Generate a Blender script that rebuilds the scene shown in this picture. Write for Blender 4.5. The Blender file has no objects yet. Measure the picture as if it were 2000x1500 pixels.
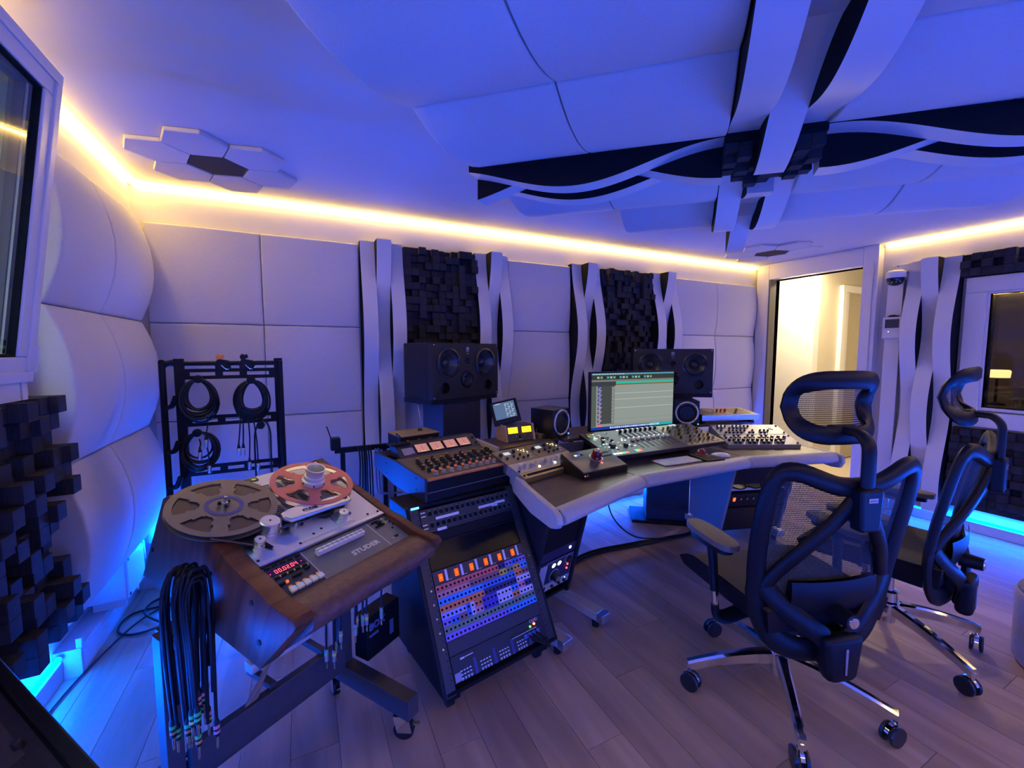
import bpy, bmesh, math, random
from mathutils import Vector, Matrix
R = math.radians
random.seed(7)
scene = bpy.context.scene
col = scene.collection
# ------------------------------------------------------------------ camera
cd = bpy.data.cameras.new('camera'); cam = bpy.data.objects.new('camera', cd); col.objects.link(cam)
cd.sensor_fit = 'HORIZONTAL'; cd.sensor_width = 36.0; cd.lens = 822.0/2000.0*36.0
cd.clip_start = 0.02
cam.location = (0, 0, 1.35); cam.rotation_euler = (R(90-4.5), 0, R(-26.5))
scene.camera = cam
# ------------------------------------------------------------------ world, exposure
w = bpy.data.worlds.new('world'); scene.world = w; w.use_nodes = True
w.node_tree.nodes['Background'].inputs[0].default_value = (0.01, 0.012, 0.03, 1)
w.node_tree.nodes['Background'].inputs[1].default_value = 0.15
scene.view_settings.view_transform = 'Standard'
scene.view_settings.look = 'None'
scene.view_settings.gamma = 1.0
scene.view_settings.use_curve_mapping = False
scene.view_settings.exposure = -0.12
WARM = (1.0, 0.60, 0.20); BLUE = (0.0, 0.08, 1.0)
COVE_E = 38.0; BLUE_E = 285.0
HALL_W = 52.0
scene.cycles.max_bounces = 7; scene.cycles.diffuse_bounces = 4; scene.cycles.glossy_bounces = 4; scene.cycles.transparent_max_bounces = 12
# ------------------------------------------------------------------ materials
MATS = {}
def mat(name, c, rough=0.6, metal=0.0, var=0.06, scale=40.0, bump=0.0, bscale=None, emit=None, estr=0.0, spec=None, stretch=None, coat=0.0):
    if name in MATS: return MATS[name]
    m = bpy.data.materials.new(name); m.use_nodes = True
    nt = m.node_tree; b = nt.nodes['Principled BSDF']
    tc = nt.nodes.new('ShaderNodeTexCoord'); mp = nt.nodes.new('ShaderNodeMapping')
    nt.links.new(tc.outputs['Object'], mp.inputs[0])
    if stretch: mp.inputs['Scale'].default_value = stretch
    n = nt.nodes.new('ShaderNodeTexNoise'); n.inputs['Scale'].default_value = scale; n.inputs['Detail'].default_value = 4
    nt.links.new(mp.outputs[0], n.inputs['Vector'])
    r = nt.nodes.new('ShaderNodeValToRGB')
    r.color_ramp.elements[0].position = 0.3; r.color_ramp.elements[1].position = 0.7
    r.color_ramp.elements[0].color = tuple(max(0, x*(1-var)) for x in c) + (1,)
    r.color_ramp.elements[1].color = tuple(min(1, x*(1+var)) for x in c) + (1,)
    nt.links.new(n.outputs['Fac'], r.inputs[0]); nt.links.new(r.outputs[0], b.inputs['Base Color'])
    b.inputs['Roughness'].default_value = rough; b.inputs['Metallic'].default_value = metal
    if spec is not None: b.inputs['Specular IOR Level'].default_value = spec
    if coat: b.inputs['Coat Weight'].default_value = coat; b.inputs['Coat Roughness'].default_value = 0.08
    if bump:
        bn = nt.nodes.new('ShaderNodeTexNoise'); bn.inputs['Scale'].default_value = bscale or scale*4; bn.inputs['Detail'].default_value = 3
        nt.links.new(mp.outputs[0], bn.inputs['Vector'])
        bp = nt.nodes.new('ShaderNodeBump'); bp.inputs['Strength'].default_value = bump; bp.inputs['Distance'].default_value = 0.004
        nt.links.new(bn.outputs['Fac'], bp.inputs['Height']); nt.links.new(bp.outputs[0], b.inputs['Normal'])
    if emit:
        b.inputs['Emission Color'].default_value = tuple(emit) + (1,); b.inputs['Emission Strength'].default_value = estr
    MATS[name] = m
    return m
def wood(name, c1, c2, rough=0.5, scale=(2, 30, 30), bump=0.15, spec=0.5):
    if name in MATS: return MATS[name]
    m = bpy.data.materials.new(name); m.use_nodes = True
    nt = m.node_tree; b = nt.nodes['Principled BSDF']
    tc = nt.nodes.new('ShaderNodeTexCoord'); mp = nt.nodes.new('ShaderNodeMapping'); mp.inputs['Scale'].default_value = scale
    oi = nt.nodes.new('ShaderNodeObjectInfo'); ad = nt.nodes.new('ShaderNodeVectorMath'); ad.operation = 'ADD'
    mul = nt.nodes.new('ShaderNodeMath'); mul.operation = 'MULTIPLY'; mul.inputs[1].default_value = 37.0
    nt.links.new(oi.outputs['Random'], mul.inputs[0])
    nt.links.new(tc.outputs['Object'], ad.inputs[0]); nt.links.new(mul.outputs[0], ad.inputs[1])
    nt.links.new(ad.outputs[0], mp.inputs[0])
    n = nt.nodes.new('ShaderNodeTexNoise'); n.inputs['Scale'].default_value = 1.0; n.inputs['Detail'].default_value = 6; n.inputs['Distortion'].default_value = 0.8
    nt.links.new(mp.outputs[0], n.inputs['Vector'])
    r = nt.nodes.new('ShaderNodeValToRGB'); r.color_ramp.elements[0].position = 0.32; r.color_ramp.elements[1].position = 0.68
    r.color_ramp.elements[0].color = tuple(c1) + (1,); r.color_ramp.elements[1].color = tuple(c2) + (1,)
    nt.links.new(n.outputs['Fac'], r.inputs[0])
    hs = nt.nodes.new('ShaderNodeHueSaturation')
    mr = nt.nodes.new('ShaderNodeMapRange'); mr.inputs['To Min'].default_value = 0.86; mr.inputs['To Max'].default_value = 1.12
    nt.links.new(oi.outputs['Random'], mr.inputs[0]); nt.links.new(mr.outputs[0], hs.inputs['Value'])
    nt.links.new(r.outputs[0], hs.inputs['Color']); nt.links.new(hs.outputs[0], b.inputs['Base Color'])
    b.inputs['Roughness'].default_value = rough; b.inputs['Specular IOR Level'].default_value = spec
    bp = nt.nodes.new('ShaderNodeBump'); bp.inputs['Strength'].default_value = bump; bp.inputs['Distance'].default_value = 0.002
    nt.links.new(n.outputs['Fac'], bp.inputs['Height']); nt.links.new(bp.outputs[0], b.inputs['Normal'])
    MATS[name] = m
    return m
def emat(name, c, s):
    if name in MATS: return MATS[name]
    m = bpy.data.materials.new(name); m.use_nodes = True; nt = m.node_tree
    for n in list(nt.nodes):
        if n.type == 'BSDF_PRINCIPLED': nt.nodes.remove(n)
    e = nt.nodes.new('ShaderNodeEmission'); e.inputs[0].default_value = tuple(c) + (1,); e.inputs[1].default_value = s
    nt.links.new(e.outputs[0], nt.nodes['Material Output'].inputs[0]); MATS[name] = m
    return m
def glass(name, tint=(0.9, 0.95, 0.93), refl=1.0, rough=0.0):
    if name in MATS: return MATS[name]
    m = bpy.data.materials.new(name); m.use_nodes = True; nt = m.node_tree
    for n in list(nt.nodes):
        if n.type == 'BSDF_PRINCIPLED': nt.nodes.remove(n)
    t = nt.nodes.new('ShaderNodeBsdfTransparent'); t.inputs[0].default_value = tuple(tint) + (1,)
    g = nt.nodes.new('ShaderNodeBsdfGlossy'); g.inputs['Roughness'].default_value = rough
    f = nt.nodes.new('ShaderNodeFresnel'); f.inputs[0].default_value = 1.5
    mu = nt.nodes.new('ShaderNodeMath'); mu.operation = 'MULTIPLY'; mu.inputs[1].default_value = refl
    nt.links.new(f.outputs[0], mu.inputs[0])
    ge = nt.nodes.new('ShaderNodeNewGeometry'); iv = nt.nodes.new('ShaderNodeMath'); iv.operation = 'SUBTRACT'; iv.inputs[0].default_value = 1.0; nt.links.new(ge.outputs['Backfacing'], iv.inputs[1])
    m2 = nt.nodes.new('ShaderNodeMath'); m2.operation = 'MULTIPLY'; nt.links.new(mu.outputs[0], m2.inputs[0]); nt.links.new(iv.outputs[0], m2.inputs[1])
    x = nt.nodes.new('ShaderNodeMixShader'); nt.links.new(m2.outputs[0], x.inputs[0])
    nt.links.new(t.outputs[0], x.inputs[1]); nt.links.new(g.outputs[0], x.inputs[2])
    nt.links.new(x.outputs[0], nt.nodes['Material Output'].inputs[0]); MATS[name] = m
    return m
def netting(name, period=0.0042, cover=0.55):
    """woven mesh: black threads with real see-through gaps"""
    m = bpy.data.materials.new(name); m.use_nodes = True; nt = m.node_tree
    b = nt.nodes['Principled BSDF']; b.inputs['Base Color'].default_value = (0.012, 0.012, 0.014, 1); b.inputs['Roughness'].default_value = 0.7
    tc = nt.nodes.new('ShaderNodeTexCoord'); sp = nt.nodes.new('ShaderNodeSeparateXYZ'); nt.links.new(tc.outputs['Object'], sp.inputs[0])
    outs = []
    for ax, per, cov in (('X', period, cover), ('Z', period*1.6, cover*0.55)):
        d = nt.nodes.new('ShaderNodeMath'); d.operation = 'DIVIDE'; d.inputs[1].default_value = per; nt.links.new(sp.outputs[ax], d.inputs[0])
        fr = nt.nodes.new('ShaderNodeMath'); fr.operation = 'FRACT'; nt.links.new(d.outputs[0], fr.inputs[0])
        lt = nt.nodes.new('ShaderNodeMath'); lt.operation = 'LESS_THAN'; lt.inputs[1].default_value = cov; nt.links.new(fr.outputs[0], lt.inputs[0]); outs.append(lt)
    mx = nt.nodes.new('ShaderNodeMath'); mx.operation = 'MAXIMUM'; nt.links.new(outs[0].outputs[0], mx.inputs[0]); nt.links.new(outs[1].outputs[0], mx.inputs[1])
    t = nt.nodes.new('ShaderNodeBsdfTransparent'); x = nt.nodes.new('ShaderNodeMixShader')
    nt.links.new(mx.outputs[0], x.inputs[0]); nt.links.new(t.outputs[0], x.inputs[1]); nt.links.new(b.outputs[0], x.inputs[2])
    nt.links.new(x.outputs[0], nt.nodes['Material Output'].inputs[0]); MATS[name] = m
    return m
WHITE = mat('white_paint', (0.58, 0.57, 0.56), 0.6, var=0.015, scale=6)
CEIL = mat('ceiling_paint', (0.58, 0.57, 0.57), 0.75, var=0.012, scale=5)
FABRIC = mat('white_stretch_fabric', (0.56, 0.54, 0.53), 0.85, var=0.03, scale=120, bump=0.08, bscale=700)
BOARD = mat('white_lacquer', (0.60, 0.59, 0.58), 0.42, var=0.015, scale=8)
FELT = mat('black_felt', (0.010, 0.010, 0.011), 0.95, var=0.2, scale=200, spec=0.15)
FOAM = mat('dark_stained_wood_block', (0.024, 0.022, 0.024), 0.8, var=0.3, scale=25, stretch=(1, 1, 8), spec=0.25)
PVC = mat('white_window_plastic', (0.62, 0.61, 0.61), 0.35, var=0.01, scale=5)
BLACK = mat('black_plastic', (0.007, 0.007, 0.008), 0.5, var=0.15, scale=60, spec=0.2)
BLACKM = mat('black_powder_coat', (0.007, 0.007, 0.009), 0.48, var=0.15, scale=90, bump=0.05, bscale=900, spec=0.18)
SATIN = mat('black_satin', (0.009, 0.009, 0.011), 0.34, var=0.1, scale=60, spec=0.3)
CHROME = mat('chrome', (0.86, 0.86, 0.88), 0.09, 1.0, var=0.02, scale=8)
ALU = mat('brushed_aluminium', (0.62, 0.62, 0.64), 0.34, 1.0, var=0.05, scale=30, stretch=(1, 20, 1))
DECK = mat('silver_deck_plate', (0.60, 0.59, 0.59), 0.42, 0.35, var=0.03, scale=30)
GREYP = mat('grey_front_panel', (0.15, 0.15, 0.155), 0.45, 0.2, var=0.06, scale=40)
LEATHER = mat('grey_padded_vinyl', (0.42, 0.40, 0.40), 0.5, var=0.05, scale=60, bump=0.1, bscale=500)
RUBBER = mat('black_cable_rubber', (0.008, 0.008, 0.009), 0.45, var=0.15, scale=60, spec=0.3)
PRINT = mat('white_print', (0.72, 0.72, 0.74), 0.6, var=0.03)
TAPE = mat('white_label_tape', (0.70, 0.69, 0.74), 0.6, var=0.03)
KNOBB = mat('black_knob', (0.015, 0.015, 0.016), 0.4, var=0.1)
CREAM = mat('cream_knob', (0.62, 0.58, 0.48), 0.4, var=0.05)
OAK = wood('walnut_side', (0.070, 0.021, 0.011), (0.165, 0.058, 0.028), 0.42, (3, 26, 3), 0.15, 0.22)
DESKW = wood('dark_desk_veneer', (0.050, 0.034, 0.024), (0.085, 0.058, 0.042), 0.36, (3, 20, 20), 0.08)
FLOORM = wood('light_oak_laminate', (0.30, 0.195, 0.125), (0.47, 0.325, 0.215), 0.42, (9, 1.1, 9), 0.06, 0.4)
PINE = wood('pine_cheek', (0.42, 0.24, 0.11), (0.60, 0.38, 0.20), 0.5, (30, 3, 4))
GLASSM = glass('window_glass', (0.86, 0.93, 0.90), 1.5)
GLASSD = glass('window_glass_clear', (0.92, 0.92, 0.92), 1.2)
DARKGL = mat('dark_gloss_panel', (0.005, 0.005, 0.006), 0.20, var=0.02, spec=0.14)
RED = mat('red_anodised', (0.50, 0.13, 0.10), 0.42, 0.35, var=0.04)
NET = netting('chair_mesh')
# ------------------------------------------------------------------ mesh helpers
class MB:
    def __init__(s): s.v = []; s.f = []; s.mi = []; s.m = 0
    def add(s, vs, fs, M=None):
        o = len(s.v)
        s.v += [tuple(M @ Vector(p)) if M is not None else tuple(p) for p in vs]
        s.f += [tuple(i+o for i in f) for f in fs]; s.mi += [s.m]*len(fs)
        return s
    def box(s, x0, x1, y0, y1, z0, z1, M=None):
        return s.add([(x0,y0,z0),(x1,y0,z0),(x1,y1,z0),(x0,y1,z0),(x0,y0,z1),(x1,y0,z1),(x1,y1,z1),(x0,y1,z1)],
                     [(0,3,2,1),(4,5,6,7),(0,1,5,4),(1,2,6,5),(2,3,7,6),(3,0,4,7)], M)
    def cyl(s, p0, p1, r0, r1=None, n=16, M=None):
        r1 = r0 if r1 is None else r1
        p0 = Vector(p0); p1 = Vector(p1); d = (p1-p0).normalized()
        a = d.orthogonal().normalized(); b = d.cross(a)
        vs = []
        for p, r in ((p0, r0), (p1, r1)):
            for k in range(n):
                t = 2*math.pi*k/n; vs.append(tuple(p + a*(r*math.cos(t)) + b*(r*math.sin(t))))
        fs = [(k, (k+1) % n, n+(k+1) % n, n+k) for k in range(n)] + [tuple(range(n-1, -1, -1)), tuple(range(n, 2*n))]
        return s.add(vs, fs, M)
    def lathe(s, prof, n=24, M=None, cap=True):
        vs = []; fs = []
        for r, z in prof:
            for k in range(n):
                t = 2*math.pi*k/n; vs.append((r*math.cos(t), r*math.sin(t), z))
        for i in range(len(prof)-1):
            for k in range(n):
                fs.append((i*n+k, i*n+(k+1) % n, (i+1)*n+(k+1) % n, (i+1)*n+k))
        if cap:
            fs.append(tuple(range(n-1, -1, -1))); fs.append(tuple(range((len(prof)-1)*n, len(prof)*n)))
        return s.add(vs, fs, M)
    def tube(s, pts, r, n=6, closed=False, M=None, sx=1.0):
        P = [Vector(p) for p in pts]; N = len(P); vs = []; fs = []
        prev = None
        for i in range(N):
            if closed: d = (P[(i+1) % N]-P[i-1])
            else: d = (P[min(i+1, N-1)]-P[max(i-1, 0)])
            d = d.normalized() if d.length > 1e-9 else Vector((0, 0, 1))
            a = (prev - d*prev.dot(d)) if prev is not None else d.orthogonal()
            if a.length < 1e-6: a = d.orthogonal()
            a.normalize(); prev = a; b = d.cross(a)
            rr = r[i] if isinstance(r, (list, tuple)) else r
            for k in range(n):
                t = 2*math.pi*k/n; vs.append(tuple(P[i] + a*(rr*math.cos(t)) + b*(rr*sx*math.sin(t))))
        for i in range(N if closed else N-1):
            j = (i+1) % N
            for k in range(n): fs.append((i*n+k, i*n+(k+1) % n, j*n+(k+1) % n, j*n+k))
        if not closed: fs += [tuple(range(n-1, -1, -1)), tuple(range((N-1)*n, N*n))]
        return s.add(vs, fs, M)
    def prism(s, poly, d0, d1, M=None):
        n = len(poly)
        vs = [(x, y, d0) for x, y in poly] + [(x, y, d1) for x, y in poly]
        fs = [tuple(range(n-1, -1, -1)), tuple(range(n, 2*n))] + [(k, (k+1) % n, n+(k+1) % n, n+k) for k in range(n)]
        return s.add(vs, fs, M)
    def grid(s, fn, nu, nv, M=None, closed_u=False):
        vs = [fn(i/(nu-1), j/(nv-1)) for j in range(nv) for i in range(nu)]
        fs = [(j*nu+i, j*nu+i+1, (j+1)*nu+i+1, (j+1)*nu+i) for j in range(nv-1) for i in range(nu-1)]
        return s.add(vs, fs, M)
    def mesh(s, name, mats, smooth=None, bevel=0.0, seg=2):
        me = bpy.data.meshes.new(name); me.from_pydata(s.v, [], s.f)
        for m in (mats if isinstance(mats, (list, tuple)) else [mats]): me.materials.append(m)
        me.polygons.foreach_set('material_index', s.mi)
        bm = bmesh.new(); bm.from_mesh(me)
        if bevel:
            bmesh.ops.bevel(bm, geom=[e for e in bm.edges if len(e.link_faces) == 2 and e.calc_face_angle(0) > R(28)], offset=bevel, segments=seg, affect='EDGES', profile=0.5)
        bmesh.ops.recalc_face_normals(bm, faces=bm.faces)
        bm.to_mesh(me); bm.free()
        if smooth is not None:
            for p in me.polygons: p.use_smooth = True
            me.set_sharp_from_angle(angle=R(smooth))
        me.update()
        return me
    def build(s, name, mats, parent=None, smooth=None, bevel=0.0, seg=2, M=None):
        o = bpy.data.objects.new(name, s.mesh(name, mats, smooth, bevel, seg)); col.objects.link(o)
        if parent: o.parent = parent
        if M is not None: o.matrix_local = M
        return o
def inst(name, me, parent, M):
    o = bpy.data.objects.new(name, me); col.objects.link(o); o.parent = parent; o.matrix_local = M; return o
def thing(name, label, cat, M=None, group=None):
    o = bpy.data.objects.new(name, None); col.objects.link(o); o.empty_display_size = 0.1
    if M is not None: o.matrix_world = M
    return tag(o, label, cat, group)
def tag(o, label, cat, group=None):
    o['label'] = label; o['category'] = cat
    if group: o['group'] = group
    return o
def struct(o, label=None):
    o['kind'] = 'structure'
    if label: o['label'] = label
    return o
def copy_tree(o, parent=None):
    c = o.copy(); col.objects.link(c)
    if parent: c.parent = parent
    for ch in [x for x in bpy.data.objects if x.parent == o]: copy_tree(ch, c)
    return c
def MX(loc=(0, 0, 0), rz=0.0, rx=0.0, ry=0.0):
    return Matrix.Translation(Vector(loc)) @ Matrix.Rotation(rz, 4, 'Z') @ Matrix.Rotation(rx, 4, 'X') @ Matrix.Rotation(ry, 4, 'Y')
def frame(o, x, y, z):
    """matrix from origin and three axes"""
    M = Matrix.Identity(4)
    for i, a in enumerate((Vector(x), Vector(y), Vector(z))):
        M[0][i], M[1][i], M[2][i] = a
    M[0][3], M[1][3], M[2][3] = o
    return M
def text(name, body, size, M, m, parent, align='LEFT', ext=0.0006, bold=0.0, shear=0.0, wscale=1.0):
    cu = bpy.data.curves.new(name, 'FONT'); cu.body = body; cu.size = size; cu.align_x = align; cu.extrude = ext; cu.offset = bold; cu.shear = shear
    cu.resolution_u = 3
    t = bpy.data.objects.new('tmp', cu); col.objects.link(t)
    dg = bpy.context.evaluated_depsgraph_get(); me = bpy.data.meshes.new_from_object(t.evaluated_get(dg))
    bpy.data.objects.remove(t); me.materials.clear(); me.materials.append(m); me.name = name
    return inst(name, me, parent, M @ Matrix.Diagonal((wscale, 1, 1, 1)))
def bez(p, n=12):
    """smooth curve through control points (Catmull-Rom)"""
    P = [Vector(q) for q in p]; out = []
    for i in range(len(P)-1):
        a = P[max(i-1, 0)]; b = P[i]; c = P[i+1]; d = P[min(i+2, len(P)-1)]
        for k in range(n):
            t = k/n
            out.append(0.5*((2*b) + (c-a)*t + (2*a-5*b+4*c-d)*t*t + (3*b-a-3*c+d)*t**3))
    out.append(P[-1]); return out
def pillow(W, H, th, bulge_v=0.0, bulge_u=0.0, r=0.018):
    """upholstered panel: x 0..W, y 0..H, z out of the wall"""
    def axis(L):
        e = [0, .12*r, .4*r, .8*r, 1.4*r]; n = 7
        return e + [1.4*r+(L-2.8*r)*k/n for k in range(1, n)] + [L-x for x in reversed(e)]
    us, vs = axis(W), axis(H); mb = MB(); nu = len(us); vv = []
    def prof(d): return 0 if d >= r else -(r - math.sqrt(max(0, r*r-(r-d)**2)))
    for v in vs:
        for u in us:
            z = th + bulge_v*(1-(2*v/H-1)**2) + bulge_u*(1-(2*u/W-1)**2)
            z += prof(min(u, W-u)) + prof(min(v, H-v)); vv.append((u, v, max(z, 0.004)))
    ff = [(j*nu+i, j*nu+i+1, (j+1)*nu+i+1, (j+1)*nu+i) for j in range(len(vs)-1) for i in range(nu-1)]
    mb.add(vv, ff)
    rim = [i for i in range(nu)] + [j*nu+nu-1 for j in range(1, len(vs))] + [(len(vs)-1)*nu+i for i in range(nu-2, -1, -1)] + [j*nu for j in range(len(vs)-2, 0, -1)]
    o = len(mb.v); mb.v += [(vv[k][0], vv[k][1], 0) for k in rim]; n = len(rim)
    for k in range(n): mb.f.append((rim[k], o+k, o+(k+1) % n, rim[(k+1) % n])); mb.mi.append(0)
    return mb
def wave_board(W, L, fn, step=0.03):
    """x 0..W across, y 0..L along, z = fn(y): white face, black flanks"""
    mb = MB(); n = max(2, int(L/step)); ys = [L*k/n for k in range(n+1)]
    vs = []
    for y in ys:
        d = fn(y); vs += [(0, y, 0), (0, y, d), (W, y, d), (W, y, 0)]
    mb.v = vs
    for k in range(n):
        a = 4*k; b = a+4
        for (i, j, m) in ((0, 1, 1), (1, 2, 0), (2, 3, 1)):
            mb.f.append((a+i, a+j, b+j, b+i)); mb.mi.append(m)
    mb.f.append((0, 1, 2, 3)); mb.mi.append(0); e = 4*n; mb.f.append((e+3, e+2, e+1, e)); mb.mi.append(0)
    return mb
BLK = {}
def block_mesh(a, d):
    k = (a, d)
    if k not in BLK:
        BLK[k] = MB().box(0, a-0.0006, 0, a-0.0006, 0, d).mesh('block', FOAM, bevel=0.0012, seg=1)
    return BLK[k]
def diffuser(name, label, M, nx, ny, a, depths, seed, group=None):
    t = thing(name, label, 'diffuser', M, group)
    MB().box(0, nx*a, 0, ny*a, 0, 0.006).build('backing_board', FELT, t)
    rnd = random.Random(seed)
    for j in range(ny):
        for i in range(nx):
            inst('block', block_mesh(a, rnd.choice(depths)), t, Matrix.Translation((i*a, j*a, 0.006)))
    return t
# ================================================================== ROOM SHELL
XL, XR, YF, YB, H = -0.79, 4.48, 2.98, -1.55, 2.25
XB = -0.95                                   # left wall below the panels stands further out
fl = MB().box(XB-0.1, XR+0.12, YB-0.1, YF+0.1, -0.06, -0.012).build('floor', mat('floor_screed', (0.12, 0.10, 0.09), 0.8)); struct(fl, 'light oak laminate floor of the studio')
pw, pl = 0.15, 1.15
pm = {}
def plank(L):
    L = round(L, 3)
    if L not in pm: pm[L] = MB().box(0.0006, pw-0.0006, 0.0006, L-0.0006, -0.012, 0).mesh('plank', FLOORM, bevel=0.0008, seg=1)
    return pm[L]
i = 0; x = XB-0.03
while x < XR:
    y = YB + [0, -0.42, -0.83, -0.21, -0.62][i % 5]
    while y < YF:
        y1 = min(y+pl, YF); y0 = max(y, YB)
        if y1-y0 > 0.02: inst('plank', plank(y1-y0), fl, Matrix.Translation((x, y0, 0)))
        y += pl
    x += pw; i += 1
ce = MB().box(XB-0.1, XR+0.12, YB-0.1, YF+0.1, H, H+0.06).build('ceiling', CEIL); struct(ce, 'white ceiling washed in blue light')
wf = MB().box(XB-0.1, XR+0.1, YF, YF+0.1, 0, H).build('wall_front', WHITE); struct(wf)
# left wall with window opening (Y .15..1.56, z 1.30..2.08) and a recessed base
wl = MB()
wl.box(XB-0.06, XL, 1.84, YF, 0.42, H); wl.box(XB-0.06, XL, YB, 0.15, 0.42, H)
wl.box(XB-0.06, XL, 0.15, 1.84, 0.42, 1.26); wl.box(XB-0.06, XL, 0.15, 1.84, 2.10, H)
wl.box(XB-0.06, XB, YB, YF, 0, 0.42)
wl = wl.build('wall_left', WHITE); struct(wl)
wr = MB()
wr.box(XR, XR+0.1, YB, 0.20, 0, H); wr.box(XR, XR+0.1, 0.20, 1.22, 0, 0.93); wr.box(XR, XR+0.1, 0.20, 1.22, 1.77, H)
wr.box(XR, XR+0.1, 1.22, 1.975, 0, H); wr.box(XR, XR+0.1, 1.975, 2.80, 2.09, H); wr.box(XR, XR+0.1, 2.80, YF, 0, H)
wr = wr.build('wall_right', WHITE); struct(wr)
wb = MB().box(XB-0.1, XR+0.1, YB-0.1, YB, 0, H).build('wall_back', WHITE); struct(wb)
# ---------------- upholstered panels, front wall (children of the wall)
def wall_panel(parent, M, W, Hh, th, bv, bu=0.0, r=0.009):
    return pillow(W-0.0025, Hh-0.0025, th, bv, bu, r).build('acoustic_panel', FABRIC, parent, smooth=50, M=M)
FY = YF                                         # panel backs on the wall face
rows = [(1.505, 2.042), (0.955, 1.505), (0.41, 0.955)]
def front_panel(x0, x1, bv, bu=0.0):
    for z0, z1 in rows:
        wall_panel(wf, frame((x0, FY, z0), (1, 0, 0), (0, 0, 1), (0, -1, 0)), x1-x0, z1-z0, 0.045, bv, bu)
front_panel(-0.735, -0.195, 0.012, 0.008); front_panel(-0.195, 0.352, 0.012, 0.008)
front_panel(1.425, 2.000, 0.014, 0.006)
front_panel(3.195, 3.765, 0.026, 0.006); front_panel(3.765, 4.385, 0.026, 0.006)
for (y0, y1) in ((1.90, 2.335), (2.335, 2.845)):
    for z0, z1 in rows:
        wall_panel(wl, frame((XL, y0, z0), (0, 1, 0), (0, 0, 1), (1, 0, 0)), y1-y0, z1-z0, 0.05, 0.065, 0.004, 0.009)
# ---------------- wavy boards on the walls
PER = 1.18; A0 = 0.05
def wave_cols(label, x0, x1, z0=0.10, z1=2.062, side='front'):
    if side == 'front':
        t = thing('wave_slat_column', label, 'wall decoration', frame((x0, FY-0.001, z0), (1, 0, 0), (0, 0, 1), (0, -1, 0)), 'wavy three-board columns on the walls')
    else:
        t = thing('wave_slat_column', label, 'wall decoration', frame((XR-0.001, x0, z0), (0, -1, 0), (0, 0, 1), (-1, 0, 0)), 'wavy three-board columns on the walls')
    wd = abs(x1-x0)/3
    for k in range(3):
        s = 1 if k == 1 else -1
        f = lambda y, s=s: 0.104 + A0*s*math.cos(2*math.pi*(y+z0-2.08)/PER)
        wave_board(wd-0.001, z1-z0, f).build('wave_board', [BOARD, FELT], t, smooth=40, M=Matrix.Translation((k*wd, 0, 0)))
    return t
wave_cols('wavy white board column left of the left skyline diffuser, beside the padded corner panels', 0.360, 0.632)
wave_cols('wavy white board column just right of the left skyline diffuser', 1.155, 1.422)
wave_cols('wavy white board column left of the right skyline diffuser, behind the screen', 2.005, 2.290)
wave_cols('wavy white board column right of the right skyline diffuser, nearest the doorway', 2.885, 3.190)
wave_cols('wavy white board column between the wall intercom and the right-hand window', 1.665, 1.362, side='right')
D4 = [0.045, 0.06, 0.075, 0.09, 0.105, 0.12]
diffuser('skyline_diffuser', 'dark block diffuser behind the left main speaker', frame((0.634, FY-0.001, 1.005), (1, 0, 0), (0, 0, 1), (0, -1, 0)), 11, 22, 0.0473, D4, 3, 'block diffusers')
diffuser('skyline_diffuser', 'dark block diffuser behind the right main speaker', frame((2.298, FY-0.001, 1.005), (1, 0, 0), (0, 0, 1), (0, -1, 0)), 12, 22, 0.0473, D4, 5, 'block diffusers')
D5 = [0.03, 0.045, 0.06, 0.08, 0.10, 0.12]
diffuser('skyline_diffuser', 'dark block diffuser under the tilted window at the far left', frame((XL+0.001, 1.215, 0.475), (0, 1, 0), (0, 0, 1), (1, 0, 0)), 12, 14, 0.0525, D5, 9, 'block diffusers')
D6 = [0.04, 0.055, 0.07, 0.085, 0.10]
diffuser('skyline_diffuser', 'dark block strip above the right-hand window', frame((XR-0.001, 1.358, 1.895), (0, -1, 0), (0, 0, 1), (-1, 0, 0)), 22, 3, 0.0545, D6, 11, 'block diffusers')
diffuser('skyline_diffuser', 'dark block diffuser below the right-hand window', frame((XR-0.001, 1.345, 0.175), (0, -1, 0), (0, 0, 1), (-1, 0, 0)), 22, 11, 0.0545, D6, 13, 'block diffusers')
# ---------------- baseboards and light strips
LEDW = emat('warm_led', (1.0, 0.63, 0.13), COVE_E); LEDB = emat('blue_led', BLUE, BLUE_E)
def strip(name, label, p0, p1, r, m, cat='light strip', group=None):
    t = thing(name, label, cat, None, group)
    MB().cyl(p0, p1, r, n=8).build('light_tube', m, t, smooth=60)
    d = (Vector(p1)-Vector(p0)).normalized()
    for p in (Vector(p0), Vector(p1)): MB().cyl(p-d*0.004, p+d*0.004, r*1.25, n=8).build('end_cap', PVC, t)
    return t
struct(MB().box(XL, XR, YF-0.03, YF, 0, 0.085).build('baseboard_front', WHITE, bevel=0.004))
struct(MB().box(XB, XB+0.03, YB, 2.28, 0, 0.085).build('baseboard_left', WHITE, bevel=0.004))
struct(MB().box(XR-0.035, XR, YB, 1.95, 0, 0.075).build('baseboard_right', WHITE, bevel=0.004))
struct(MB().box(XB, XR, YB, YB+0.03, 0, 0.085).build('baseboard_back', WHITE, bevel=0.004))
g = 'blue light strips along the skirting'
strip('blue_light_strip', 'blue glowing strip along the foot of the front wall behind the desk', (XL+0.1, YF-0.020, 0.097), (4.30, YF-0.020, 0.097), 0.008, LEDB, group=g)
strip('blue_light_strip', 'blue glowing strip at the foot of the left wall below the block diffuser', (XB+0.024, YB+0.1, 0.102), (XB+0.024, 2.27, 0.102), 0.008, LEDB, group=g)
strip('blue_light_strip', 'blue glowing strip at the foot of the right wall under the window', (XR-0.026, YB+0.1, 0.088), (XR-0.026, 1.72, 0.088), 0.008, LEDB, group=g)
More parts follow.
